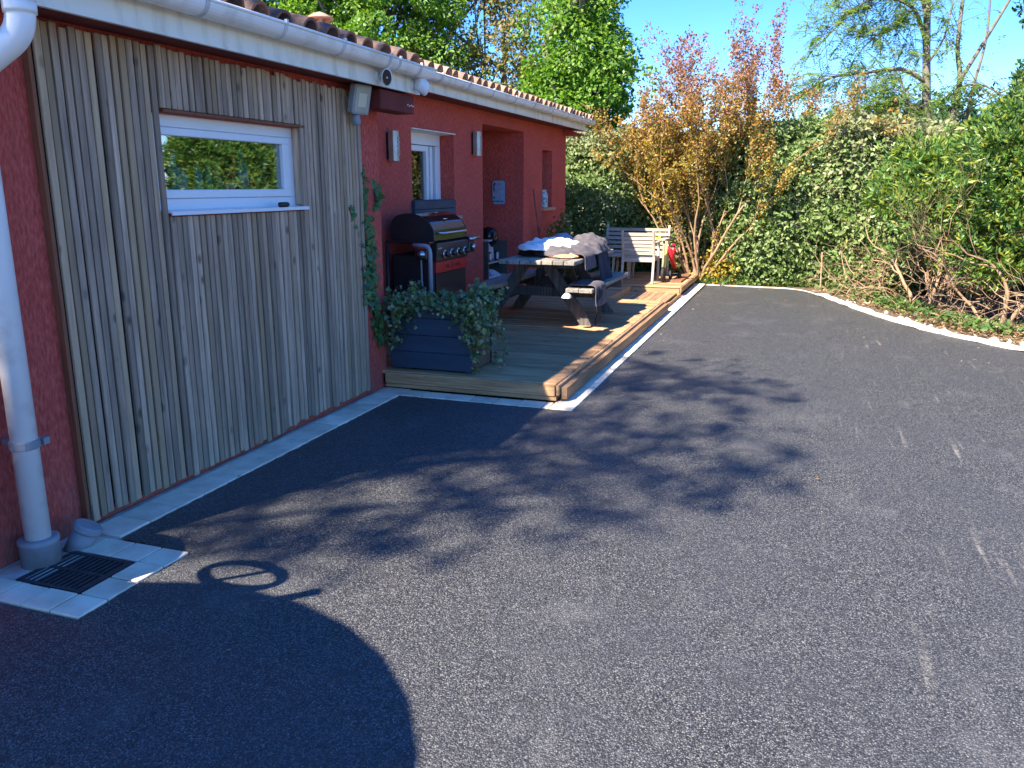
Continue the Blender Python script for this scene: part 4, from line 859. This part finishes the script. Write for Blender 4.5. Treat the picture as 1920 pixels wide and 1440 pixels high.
# ---------------------------------------------------------------- garden chair, bench, tricycle
def seat(name, label, cat, x0, x1, yb, facing, ztop, nsl, group=None):
    """yb: plane of the back; facing +1 looks to +Y"""
    t = thing(name, label, cat, ((x0+x1)/2, yb, ZD)); f = facing; sd = .46
    for s, xx in ((0, x0), (1, x1)):
        MB().bar((xx, yb+f*.02, .56), (xx, yb-f*.10, ztop), .035, .05, (0, 1, 0)).build('back_post', 'teak_z', t, bevel=.003)
        MB().bar((xx, yb-f*.06, ZD+.001), (xx, yb+f*.02, .56), .035, .05, (0, 1, 0)).build('leg', 'teak_z', t, bevel=.003)
        MB().bar((xx, yb+f*sd, ZD+.001), (xx, yb+f*sd*.97, .76), .035, .05, (0, 1, 0)).build('leg', 'teak_z', t, bevel=.003)
        MB().bar((xx, yb-f*.05, .775), (xx, yb+f*(sd+.06), .785), .06, .028).build('armrest', 'teak', t, bevel=.004)
        MB().bar((xx, yb, .53), (xx, yb+f*sd, .53), .03, .06).build('side_rail', 'teak', t)
    for k in range(nsl):
        z = .60+(ztop-.03-.60)*(k+.35)/nsl; yy = yb-f*(.10*(z-.56)/(ztop-.56))+f*.02
        B('back_slat', 'teak', t, x0+.018, x1-.018, yy-.01, yy+.01, z-.026, z+.026, .003)
    for k in range(6):
        a = yb+f*(.03+k*.075); B('seat_slat', 'teak', t, x0+.018, x1-.018, min(a, a+f*.062), max(a, a+f*.062), .552, .572, .003)
    B('apron', 'teak', t, x0+.018, x1-.018, yb+f*.0-.012, yb+f*.0+.012, .485, .55, .003); B('apron', 'teak', t, x0+.018, x1-.018, yb+f*sd-.012, yb+f*sd+.012, .485, .55, .003)
    return t
seat('garden_chair', 'bleached wooden garden chair seen from behind on the deck', 'chair', -2.71, -2.215, 13.10, 1, .985, 6)
seat('garden_bench', 'slatted wooden garden bench against the hedge', 'bench', -3.28, -2.20, 14.42, -1, 1.0, 5)
tb = thing('side_table', 'low wooden table leg and top between chair and bench', 'table', (-2.95, 13.75, ZD)); B('top', 'teak', tb, -3.02, -2.66, 13.55, 13.95, .515, .54, .004)
for a in (-2.98, -2.70):
    for b in (13.59, 13.91): MB().bar((a*1.0, b, ZD+.001), (a+.02, b, .514), .035, .035).build('leg', 'teak_z', tb)
tr = thing('tricycle', 'red and lime child tricycle parked beside the garden chair', 'tricycle', (-2.03, 13.55, ZD))
def wheel(c, r, w_, nm='wheel'):
    o = MB().lathe([(r*.55, -w_/2), (r*.9, -w_/2), (r, -w_/4), (r, w_/4), (r*.9, w_/2), (r*.55, w_/2)], c, 20, 'x').build(nm, 'rubber', tr, True); MB().lathe([(.015, -w_*.45), (r*.5, -w_*.3), (r*.5, w_*.3), (.015, w_*.45)], c, 14, 'x').build('hub', 'grey_paint', tr)
wheel((-2.09, 13.32, ZD+.125), .125, .05); wheel((-2.05, 13.85, ZD+.075), .075, .045); wheel((-1.90, 13.83, ZD+.075), .075, .045)
MB().tube([(-2.085, 13.33, ZD+.13), (-2.07, 13.40, .62), (-2.07, 13.42, .80)], .02, 8).build('fork', 'toy_lime', tr, True)
MB().tube([(-2.05, 13.42, .70), (-1.99, 13.55, .52), (-1.97, 13.75, .34)], [.035, .045, .035], 10).build('frame', 'toy_red', tr, True)
MB().tube(arc([(-2.22, 13.46, .84), (-2.13, 13.42, .87), (-2.0, 13.42, .87), (-1.93, 13.47, .83)], 4), .013, 8).build('handlebar', 'black_matte', tr, True)
MB().tube([(-2.25, 13.475, .835), (-2.17, 13.44, .858)], .018, 8).build('grip', 'toy_lime', tr, True)
MB().lathe([(.04, 0), (.07, .02), (.075, .05), (.03, .065)], (-1.95, 13.78, .36), 14).build('saddle', 'toy_lime', tr, True); MB().bar((-2.05, 13.85, ZD+.08), (-1.90, 13.83, ZD+.08), .03, .03).build('axle', 'black_matte', tr)
MB().tube([(-1.985, 13.60, .75), (-1.985, 13.56, .50)], .028, 8).build('bottle_holder', 'toy_red', tr, True)

# ================================================================ VEGETATION
def rbox(n, cx, cy, cz, hx, hy, hz, seed, fr=1.1, amp=.22, pw=3.2, depth=.5):
    """points on a lumpy rounded box and outward normals"""
    d = rdir(n); k = (np.abs(d[:, 0])**pw+np.abs(d[:, 1])**pw+np.abs(d[:, 2])**pw)**(-1/pw)
    P = d*k[:, None]*np.array([hx, hy, hz]); N = unit(np.sign(d)*np.abs(d)**(pw-1)/np.array([hx, hy, hz]))
    q = wob(P+np.array([cx, cy, cz]), seed, fr)+.6*wob(P+np.array([cx, cy, cz]), seed+9, fr*2.6)
    P = P+N*(amp*q)[:, None]-N*(rng.exponential(depth*.4, n))[:, None]
    return P+np.array([cx, cy, cz]), N
def hedge_shrub(label, cx, cy, hx, hy, top, seed, n, group, silver=.3):
    t = thing('hedge_shrub', label, 'hedge', (cx, cy, 0), group); mb = MB(); tips = []
    for k in range(5): branch(mb, (cx+random.gauss(0, hx*.4), cy+random.gauss(0, .15), -.05), (random.gauss(0, .3), random.gauss(0, .2), 1), top*.45, .03, 2, tips, .3, .08, 4, 3, .6, .7, 5)
    mb.build('trunk', 'bark_dark', t, True, fix=False)
    C, N = rbox(n, cx, cy, top*.5, hx, hy, top*.5, seed, 1.6, .2, 4.5, .5)
    keep = (C[:, 2] > .05) & (C[:, 1] < cy+hy*.6); C, N = C[keep], N[keep]
    N = unit(N+np.array([0, -.1, .35])+rng.normal(size=N.shape)*.35)
    P, D, L, W = shoots(C, N*.4+np.array([0, 0, -.15]), 7, 1.0, .092, .05, .04)
    isv = (wob(P, seed+4, .9)+(P[:, 2]-top*.72)*1.1 + rng.normal(size=len(P))*.35 > 1.0-silver*2).astype(int)
    Nn = unit(N.repeat(7, 0)*1.0+rdir(len(P))*.75)
    leaves('crown', None, t, P, D, L, W, T_DIAM, Nn, ['leaf_hedge', 'leaf_silver'], isv)
HG = 'pale hedge shrubs behind the deck'
hedge_shrub('pale green hedge shrub between the house end and the bronze shrub', -4.05, 15.9, 1.35, .85, 2.58, 3, 7000, HG, .28)
hedge_shrub('pale green hedge shrub directly behind the bronze leaved shrub', -2.0, 15.95, 1.25, .85, 2.62, 4, 6800, HG, .2)
hedge_shrub('broad leafy hedge shrub just right of the bronze shrub', -.25, 15.55, 1.2, .9, 2.68, 5, 7600, HG, .1)
hedge_shrub('tall silvery topped hedge shrub at the back corner', 1.25, 15.1, 1.05, 1.0, 2.66, 6, 7200, HG, .34)
hedge_shrub('silvery hedge shrub half hidden behind the bare stemmed shrubs', 2.9, 14.9, 1.2, 1.0, 2.45, 8, 5200, HG, .3)
# bronze multi-stem shrub
t = thing('bronze_shrub', 'tall orange and bronze multi-stemmed shrub beside the deck end', 'shrub', (-1.78, 15.0, 0))
mb = MB(); tips = []; mids = []
for k in range(20):
    a = k*2*math.pi/20+random.gauss(0, .2); o_ = .33+.33*random.random()
    branch(mb, (-1.75+.09*math.cos(a), 14.95+.09*math.sin(a), -.05), (o_*math.cos(a)*.98-.05, o_*math.sin(a)*.75, 1), 1.53*random.uniform(.75, 1.25), .027, 3, tips, .28, .10, 5, 3, .66, .36, 6, mids)
mb.build('trunk', 'bark_tan', t, True, fix=False)
C = []; Dd = []
for Pp, dep in mids:
    if dep == 3 and random.random() < .35: continue
    for i in range(1, len(Pp)):
        for q in range(4 if dep == 0 else 3 if dep == 1 else 2 if dep == 2 else 3):
            u = random.random(); p = Pp[i-1].lerp(Pp[i], u); C.append(tuple(p+Vector([random.gauss(0, .03) for _ in range(3)]))); Dd.append(tuple((Pp[i]-Pp[i-1]).normalized()*.6+Vector([random.gauss(0, .8) for _ in range(3)])))
C = np.array(C); Dd = np.array(Dd); P, D, L, W = shoots(C, unit(Dd), 4, .9, .047, .03, .03)
hgt = P[:, 2]+rng.normal(size=len(P))*.45+wob(P, 2, 1.2)*.5
uu = rng.random(len(P)); mi = np.where(hgt > 3.5, 1, np.where(hgt < 2.4, np.where(uu < .4, 2, np.where(uu < .68, 3, 0)), np.where(uu < .22, 3, 0)))
leaves('crown', None, t, P, D, L, W, T_DIAM, None, ['leaf_orange', 'leaf_bronze', 'leaf_yellow', 'leaf_thin'], mi)
# yellow low growth at its foot
t = thing('low_shrub', 'low yellow green shrub at the foot of the bronze shrub', 'shrub', (-1.35, 14.95, 0)); C, N = rbox(330, -1.35, 14.92, .25, .36, .25, .36, 77, 2, .06); k = C[:, 2] > 0; C, N = C[k], N[k]
P, D, L, W = shoots(C, N, 5, .9, .06, .035); leaves('foliage', 'leaf_yellow', t, P, D, L, W)
mb = MB(); [branch(mb, (-1.35, 14.95, 0), (random.gauss(0, .5), random.gauss(0, .4), 1), .25, .008, 1, [], .3, .05, 3, 2) for k in range(5)]; mb.build('stems', 'bark', t, fix=False)
# bare-stemmed shrubs on the right
def bare_shrub(label, bx_, by_, cx, cy, cz, hx, hy, hz, seed, n, stems, dark=0, low=False, lean=0):
    t = thing('evergreen_shrub', label, 'shrub', (bx_, by_, 0), 'bare stemmed evergreen shrubs along the drive'); mb = MB(); tips = []; mids = []
    for k in range(stems):
        a = random.uniform(0, 6.28); branch(mb, (bx_+.1*math.cos(a), by_+.1*math.sin(a), -.05), (.55*math.cos(a)+(cx-bx_)*.5, .45*math.sin(a)+(cy-by_)*.4, .9), .72*random.uniform(.8, 1.2), .027*random.uniform(.7, 1.25), 4, tips, .55, .10, 5, 3, .74, .62, 7, mids)
    mb.build('trunk', 'bark_tan', t, True, fix=False)
    C, N = rbox(n, cx, cy, cz, hx, hy, hz, seed, 1.9, .3, 2.4, .5); k = C[:, 2] > (.5 if low else cz-hz*.75)
    C, N = C[k], N[k]; N = unit(N+np.array([-.15, -.25, .6])+rng.normal(size=N.shape)*.3)
    P, D, L, W = shoots(C, N, 9, .95, .092, .027, .02)
    TP = np.array([tuple(q_[0]) for q_ in tips]); TD = np.array([tuple(q_[1]) for q_ in tips]); k2 = rng.random(len(TP)) < .75; TP, TD = TP[k2], TD[k2]
    P2, D2, L2, W2 = shoots(TP, unit(TD), 8, .9, .085, .025, .02); P = np.vstack([P, P2]); D = np.vstack([D, D2]); L = np.concatenate([L, L2]); W = np.concatenate([W, W2])
    leaves('crown', None, t, P, D, L, W, T_DIAM, None, ['leaf_pitto', 'leaf_dark'], (rng.random(len(P)) < dark).astype(int))
bare_shrub('twisted bare stemmed shrub with yellow green top nearest the driveway bend', 1.62, 12.35, 1.72, 12.5, 1.72, .90, .8, .62, 31, 2700, 6, .08)
bare_shrub('bushy shrub with twin straight stems at right frame edge', 2.3, 11.35, 2.6, 11.55, 1.62, .82, .7, 1.08, 32, 3500, 4, .2, True)
bare_shrub('dark taller evergreen shrub rising behind the bare stemmed ones', 3.2, 12.6, 3.1, 12.9, 1.85, 1.15, .8, 1.3, 33, 4800, 4, .45, True)
bare_shrub('evergreen shrub continuing the border right of the frame', 3.9, 10.4, 4.0, 10.6, 1.5, .95, .8, 1.05, 34, 1700, 4, .3, True)
bare_shrub('leafy shrub continuing the border beyond the drive bend', 5.6, 8.8, 5.7, 9.1, 1.4, 1.0, .9, 1.05, 35, 1500, 4, .3, True)
# brushwood tangle
for k, (bx_, by_, lb) in enumerate(((1.05, 13.2, 'tangle of dry twigs under the silvery hedge corner'), (2.0, 11.75, 'tangle of dry twigs between the bare stemmed shrubs'), (2.75, 10.75, 'dry cut branches lying at the right edge of border'))):
    t = thing('brushwood', lb, 'twigs', (bx_, by_, 0)); mb = MB()
    for q in range(75):
        p = Vector((bx_+random.gauss(0, .3), by_+random.gauss(0, .25), random.uniform(0, .5))); d = Vector((random.gauss(0, 1), random.gauss(0, 1), random.gauss(.6, .6)))
        branch(mb, p, d, random.uniform(.25, .6), random.uniform(.004, .009), 1, [], .55, .02, 4, 2, .7, .8, 4)
    tag(mb.build('branches', 'bark_tan', t, fix=False), kind='stuff')
t = tag(MB().tube([(.32, 14.35, -.02), (.30, 14.36, .62)], .012, 6).build('garden_stake', 'terracotta', None), 'thin reddish stake standing in front of the dark hedge gap', 'stake')
# ground cover, litter, grass
def scatter(name, mat, label, cat, poly_pts, n, Lr, Wr, flat_=.25, zr=(.0, .12), tmpl=T_DIAM, upz=.3):
    A = np.array(poly_pts, float); seg = rng.integers(0, len(A), n); P = A[seg, :2]+rng.normal(size=(n, 2))*A[seg, 2:3]
    D = np.stack([rng.normal(size=n), rng.normal(size=n), rng.normal(size=n)*flat_+upz*flat_], 1); z = rng.uniform(*zr, n)
    P = np.column_stack([P, z]); L = rng.uniform(*Lr, n); return tag(leaves(name, mat, None, P, D, L, L*Wr, tmpl, unit(np.array([0, 0, 1.])+rng.normal(size=(n, 3))*(.25+flat_))), label, cat, kind='stuff')
def inside(o, margin=.12): pass
edge = [(x, y) for x, y in RKS if x > -.1 and x < 7]
def off(d): 
    o = []
    for i in range(1, len(edge)-1):
        t_ = Vector(edge[i+1])-Vector(edge[i-1]); q = Vector((-t_.y, t_.x)).normalized(); q = q if q.x+q.y > 0 else -q
        o.append((edge[i][0]+q.x*d, edge[i][1]+q.y*d))
    return o
scatter('leaf_litter', 'leaf_litter', 'brown dead leaves lying under the border shrubs', 'leaves', [(x, y, .11) for x, y in off(.5)]+[(x, y, .25) for x, y in off(1.0)], 7600, (.03, .07), .5, .18, (.0, .03), T_DIAM)
scatter('ground_cover', 'leaf_cover', 'green leafy ground cover along the hedge foot', 'ground cover', [(x, y, .13) for x, y in off(.62)[:26]]+[(a, 14.85, .12) for a in np.linspace(-1.2, .5, 12)]+[(.55, 13.9, .12), (.85, 13.2, .12), (1.2, 12.45, .1), (1.45, 12.0, .1)], 2300, (.04, .09), .6, .6, (.01, .13), T_OVAL)
scatter('grass', 'grass_blade', 'green grass between the deck end and the hedge', 'grass', [(a, b, .12) for a in np.linspace(-3.7, .2, 22) for b in (14.85, 15.1)], 6500, (.07, .17), .07, 1.2, (-.01, .02), T_DIAM, 1.6)
scatter('fallen_leaves', 'leaf_litter', 'scattered dead leaves along the driveway edge', 'leaves', [(x, y, .10) for x, y in off(.30)], 500, (.025, .05), .5, .12, (.02, .05), T_DIAM)
scatter('drive_litter', 'leaf_litter', 'stray dead leaves and grit on the asphalt', 'leaves', [(x, y, .5) for x, y in [(a-.5*.6, b-.5) for a, b in off(0)]]+[(-1.4, y_, .06) for y_ in np.linspace(6, 14, 20)]+[(-2.93, y_, .03) for y_ in np.linspace(3, 5.7, 8)]+[(0, 4, 1.5)], 170, (.012, .035), .55, .10, (.004, .008))
# big green trees behind the house
def big_tree(label, x, y, h, crown_r, cz, n_cl, per, seed, mat='leaf_tree', r=.22, leaf=.115, cr=(.5, 1.0), group='green trees behind the house', sq=.85, name='broadleaf_tree', bark='bark_grey', fill=.55):
    t = thing(name, label, 'tree', (x, y, 0), group); rs = np.random.default_rng(seed)
    d = rs.normal(size=(n_cl, 3)); d /= np.linalg.norm(d, axis=1, keepdims=True); rad = rs.uniform(fill, 1, n_cl)**.6
    C = np.array([x, y, cz])+d*rad[:, None]*np.array([crown_r, crown_r, (h-cz)*sq]); C = C[C[:, 2] > 1.2]
    mb = MB(); top = Vector((x, y, cz+(h-cz)*.4)); tp = [Vector((x+random.gauss(0, .08)*i, y+random.gauss(0, .08)*i, -.1+(top.z+.1)*i/7)) for i in range(8)]
    mb.tube(tp, [r*(1-.1*i) for i in range(8)], 10, False)
    for c in C[::2]:
        s = tp[random.randint(2, 7)]; e = Vector(c); m1 = s.lerp(e, .5)+Vector((random.gauss(0, .25), random.gauss(0, .25), .25)); mb.tube([s, s.lerp(m1, .5), m1, m1.lerp(e, .5), e], [r*.35, r*.28, r*.2, r*.13, r*.05], 6, False)
    mb.build('trunk', bark, t, True, fix=False)
    n = len(C)*per; ci = rs.integers(0, len(C), n); dd = rdir(n); rr_ = rs.uniform(*cr, len(C))[ci]*rs.uniform(.45, 1.0, n)**.5
    P = C[ci]+dd*rr_[:, None]*np.array([1, 1, .65]); keep = (P[:, 2] > .8)&(wob(P, seed, 2.2) > -.65); P = P[keep]; dd = dd[keep]
    D = unit(dd*.6+rdir(len(P))*.8+np.array([0, 0, -.25])); s = rs.uniform(.7, 1.25, len(P)); leaves('crown', mat, t, P, D, leaf*s, leaf*.62*s, T_DIAM, unit(dd*.6+np.array([0, -.1, .7])+rdir(len(P))*.6))
big_tree('dense bright green tree rising over the near roof end', -15.5, 21, 10.5, 3.6, 6.3, 190, 430, 1, fill=.25)
big_tree('dense green tree between the near roof and the thin tree', -11.6, 21.5, 10.0, 2.7, 6.0, 150, 420, 2, fill=.25)
big_tree('thin yellowing tree with bare limbs behind the roof middle', -8.5, 22.5, 9.5, 2.0, 5.0, 64, 260, 3, 'leaf_thin', .12, .11, (.45, .8), fill=.2)
big_tree('rounded green tree behind the far end of the roof', -5.75, 21, 8.0, 1.05, 4.5, 75, 520, 4, cr=(.45, .85))
big_tree('green tree low behind the hedge right of the roof end', -5.1, 20.5, 5.6, 1.0, 3.4, 40, 420, 5)
big_tree('distant dark tree far behind the near roof', -18, 31, 7.0, 4.2, 3.9, 60, 260, 6, 'leaf_dark', .2, .2, (.8, 1.4))
big_tree('tall green tree beyond the left part of the roof', -21, 22, 12, 4.2, 7, 80, 300, 7, leaf=.17)
big_tree('dark green tree at the top right corner of view', 4.75, 15.8, 8.2, 1.75, 4.6, 90, 260, 8, 'leaf_dark', .13, .10, (.35, .7), group='trees beyond the hedge')
big_tree('distant low green trees on the skyline behind the feathery tree', 4.5, 33, 5.0, 4.0, 2.6, 40, 240, 9, 'leaf_dark', .2, .2, (.8, 1.3), group='trees beyond the hedge')
# feathery tree
t = thing('feathery_tree', 'feathery leaved tree with slim trunks above the hedge', 'tree', (2.3, 19.5, 0)); mb = MB(); fr_ = []
def limb(pts, r0, r1, leafy=0, n=14):
    P = smooth_line3(pts, n); mb.tube(P, list(np.linspace(r0, r1, len(P))), 7, False)
    if leafy:
        for i in range(int(len(P)*.2), len(P)):
            for q in range(leafy):
                d = (P[i]-P[i-1]).normalized(); a = Vector((random.gauss(-.35, .6), random.gauss(0, .7), random.gauss(.0, .45)))
                l = random.uniform(.3, 1.15); p0 = P[i]; p1 = p0+a.normalized()*l; mb.tube([p0, p0.lerp(p1, .5)+Vector((0, 0, .03)), p1], [.008, .006, .003], 4, False)
                for s in range(5): fr_.append((p0.lerp(p1, random.uniform(.35, 1.05)), (a.normalized()*.7+Vector((random.gauss(0, .6), random.gauss(0, .6), random.gauss(-.35, .35)))).normalized()))
def smooth_line3(P, n):
    P = [Vector(p) for p in P]; o = []
    for i in range(len(P)-1):
        p0, p1, p2, p3 = P[max(0, i-1)], P[i], P[i+1], P[min(len(P)-1, i+2)]
        for k in range(n): tt = k/n; o.append(.5*((2*p1)+(-p0+p2)*tt+(2*p0-5*p1+4*p2-p3)*tt*tt+(-p0+3*p1-3*p2+p3)*tt**3))
    return o+[P[-1]]
Yt = 19.5
limb([(2.2, Yt, 0), (2.2, Yt, 2.6), (2.12, Yt, 3.6), (2.02, Yt, 4.6), (1.9, Yt, 6.2), (1.9, Yt, 7.5)], .11, .05)
limb([(2.25, Yt+.2, 1.6), (2.6, Yt, 2.9), (2.72, Yt, 3.7), (2.6, Yt, 4.5), (2.62, Yt, 6.5)], .075, .03); limb([(2.7, Yt, 3.7), (3.0, Yt, 4.3), (3.6, Yt, 5.6), (3.9, Yt, 6.5)], .045, .015); limb([(2.9, Yt, 2.0), (2.95, Yt, 3.4), (3.1, Yt, 4.6), (3.0, Yt, 6.2)], .04, .015)
limb([(2.6, Yt, 2.6), (2.2, Yt-.1, 3.0), (1.8, Yt-.3, 3.3), (1.55, Yt-.4, 3.9)], .05, .012, 1)
limb([(2.12, Yt, 3.7), (1.6, Yt-.3, 3.95), (.9, Yt-.4, 3.9), (.2, Yt-.5, 3.8), (-.3, Yt-.5, 3.45)], .05, .01, 2); limb([(2.05, Yt, 4.4), (1.7, Yt-.2, 5.1), (1.1, Yt-.4, 5.3), (.6, Yt-.5, 5.1), (.05, Yt-.6, 4.5)], .05, .01, 2)
limb([(1.98, Yt, 4.9), (1.75, Yt, 5.6), (1.2, Yt-.2, 6.0), (.4, Yt-.2, 5.7)], .045, .01, 2); limb([(2.2, Yt, 3.2), (1.5, Yt-.5, 3.3), (.8, Yt-.7, 3.15), (.35, Yt-.7, 2.95)], .04, .01, 3)
limb([(2.18, Yt, 2.7), (1.9, Yt-.3, 3.0), (1.5, Yt-.5, 2.95), (1.0, Yt-.7, 2.85)], .04, .01, 2); limb([(1.7, Yt, 5.1), (1.3, Yt-.2, 4.7), (.7, Yt-.4, 4.6)], .03, .008, 2); limb([(2.72, Yt, 3.6), (3.1, Yt-.2, 3.6), (3.6, Yt-.3, 3.3)], .025, .008, 1); limb([(2.6, Yt, 3.0), (3.2, Yt-.2, 3.3), (4.2, Yt-.3, 3.9)], .02, .006)
limb([(2.05, Yt, 4.0), (2.3, Yt-.3, 4.5), (2.4, Yt-.3, 5.2)], .03, .008, 1)
mb.build('trunk', 'bark_grey', t, True, fix=False)
P = []; D = []
for p, d in fr_:
    L_ = random.uniform(.16, .30); sd = d.cross(Vector((0, 0, 1))); sd = sd.normalized() if sd.length > .01 else Vector((1, 0, 0))
    for k in range(7):
        c = p+d*L_*k/7+Vector((0, 0, -.10*(k/7)**2*L_*4))
        for s in (-1, 1): P.append(tuple(c)); D.append(tuple(sd*s*.9+d*.5+Vector((0, 0, -.2))))
P = np.array(P); leaves('crown', 'leaf_mimosa', t, P, np.array(D), rng.uniform(.055, .09, len(P)), .026, T_DIAM, unit(np.array([0, 0, 1.])+rng.normal(size=(len(P), 3))*.3))
# ================================================================ behind the camera: shade tree, plus casters added to shade the drive
def cast(sx, sy, z): L_ = z/math.tan(SUN_EL); return (sx-SUN_DIR[0]*L_, sy-SUN_DIR[1]*L_, z)
t = thing('shade_tree', 'sparse tree behind the viewpoint shading the driveway', 'tree', (-7.2, -4.4, 0)); mb = MB()
tk = [Vector((-7.2, -4.4, 0)), Vector((-7.1, -4.3, 2.5)), Vector((-6.8, -4.0, 4.8)), Vector((-6.3, -3.6, 6.6)), Vector((-5.8, -3.2, 7.8))]; mb.tube(tk, [.24, .2, .16, .12, .08], 10, False)
G = rng.uniform((-3.0, 2.8), (.1, 9.0), (6500, 2)); q3 = np.column_stack([G[:, 0]*1.0, G[:, 1]*.8, np.zeros(len(G))])
dn = .7*wob(q3, 12, 3.2)+1.0*wob(q3, 5, 9.0)+.14-.5*((G[:, 0]+2.2)/1.9)**2*(G[:, 0] > -2.2)-.35*np.maximum(0, (G[:, 1]-6.0)/1.5)**2-2*np.maximum(0, 3.0+.5*(G[:, 0]+2.4)-G[:, 1])
G = G[dn > -.16]; hz = rng.uniform(7.6, 9.4, len(G)); C = np.array([cast(a, b, c) for (a, b), c in zip(G, hz)])
for k in range(16):
    e = Vector(C[rng.integers(len(C))]); b0 = tk[random.randint(2, 4)]; m1 = b0.lerp(e, .5)+Vector((0, 0, .4)); mb.tube([b0, b0.lerp(m1, .5), m1, m1.lerp(e, .6), e], [.05, .04, .028, .016, .006], 6, False)
mb.build('trunk', 'bark', t, True, fix=False)
P, D, L, W = shoots(C, rdir(len(C))+np.array([0, 0, -.4]), 5, 1.0, .085, .042, .05); leaves('crown', 'leaf_tree', t, P, D, L, W)
# unseen round canopy, added and sized to cast the big round shadow
pz = 2.15; cc = Vector(cast(-2.06, 1.44, pz)); t = thing('added_parasol', 'unseen round beige canopy added behind the viewpoint to cast a round shadow', 'added_parasol', (cc.x, cc.y, 0))
MB().lathe([(1.27, -.10), (1.25, -.07), (.7, .12), (.05, .30)], cc, 28).build('canopy', 'added_canopy_cloth', t, True); MB().tube([(cc.x, cc.y, .05), (cc.x, cc.y, pz+.3)], .022, 10).build('pole', 'grey_paint', t, True); MB().lathe([(.25, 0), (.25, .05), (.06, .09)], (cc.x, cc.y, 0), 18).build('base', 'black_matte', t, True)
# invented iron ring and hook, added out of view for the looped shadow
rz = 1.25; ra = Vector(cast(-2.2, 2.72, rz)); t = thing('added_ring_stand', 'unseen iron ring and hooks added to cast the looped shadow', 'shadow caster', (ra.x, ra.y, 0))
MB().tube([(ra.x+.19*math.cos(a), ra.y+.11*math.sin(a), rz) for a in np.linspace(0, 6.2832, 25)], .024, 8, False).build('ring', 'grate_iron', t, True)
MB().tube([(ra.x-.1, ra.y-.1, 0), (ra.x-.1, ra.y-.1, rz), (ra.x+.1, ra.y+.08, rz+.0)], .014, 8).build('post', 'grate_iron', t, True)
MB().tube([(ra.x+.10, ra.y-.32, rz-.06), (ra.x+.25, ra.y-.14, rz-.02), (ra.x+.40, ra.y-.02, rz), (ra.x+.36, ra.y-.06, rz+.03), (ra.x+.22, ra.y-.22, rz), (ra.x+.1, ra.y-.32, rz-.06)], .026, 8).build('hook', 'grate_iron', t, True)
MB().tube([(ra.x-.1, ra.y-.1, .7), (ra.x+.10, ra.y-.32, rz-.06)], .012, 8).build('brace', 'grate_iron', t, True)
B('base', 'grate_iron', t, ra.x-.25, ra.x+.05, ra.y-.25, ra.y+.05, .0, .02)

# out-of-view drum by the house corner, added to shade the drain surround
t = thing('added_drum', 'unseen grey drum added beyond the house corner to shade the drain', 'barrel', (-3.22, 1.82, 0))
MB().lathe([(.24, 0), (.30, .2), (.31, .45), (.30, .7), (.26, .9)], (-3.22, 1.82, 0), 24).build('body', 'grey_pvc', t, True); MB().lathe([(.27, 0), (.27, .03), (.1, .05)], (-3.22, 1.82, .9), 24).build('lid', 'black_matte', t, True)
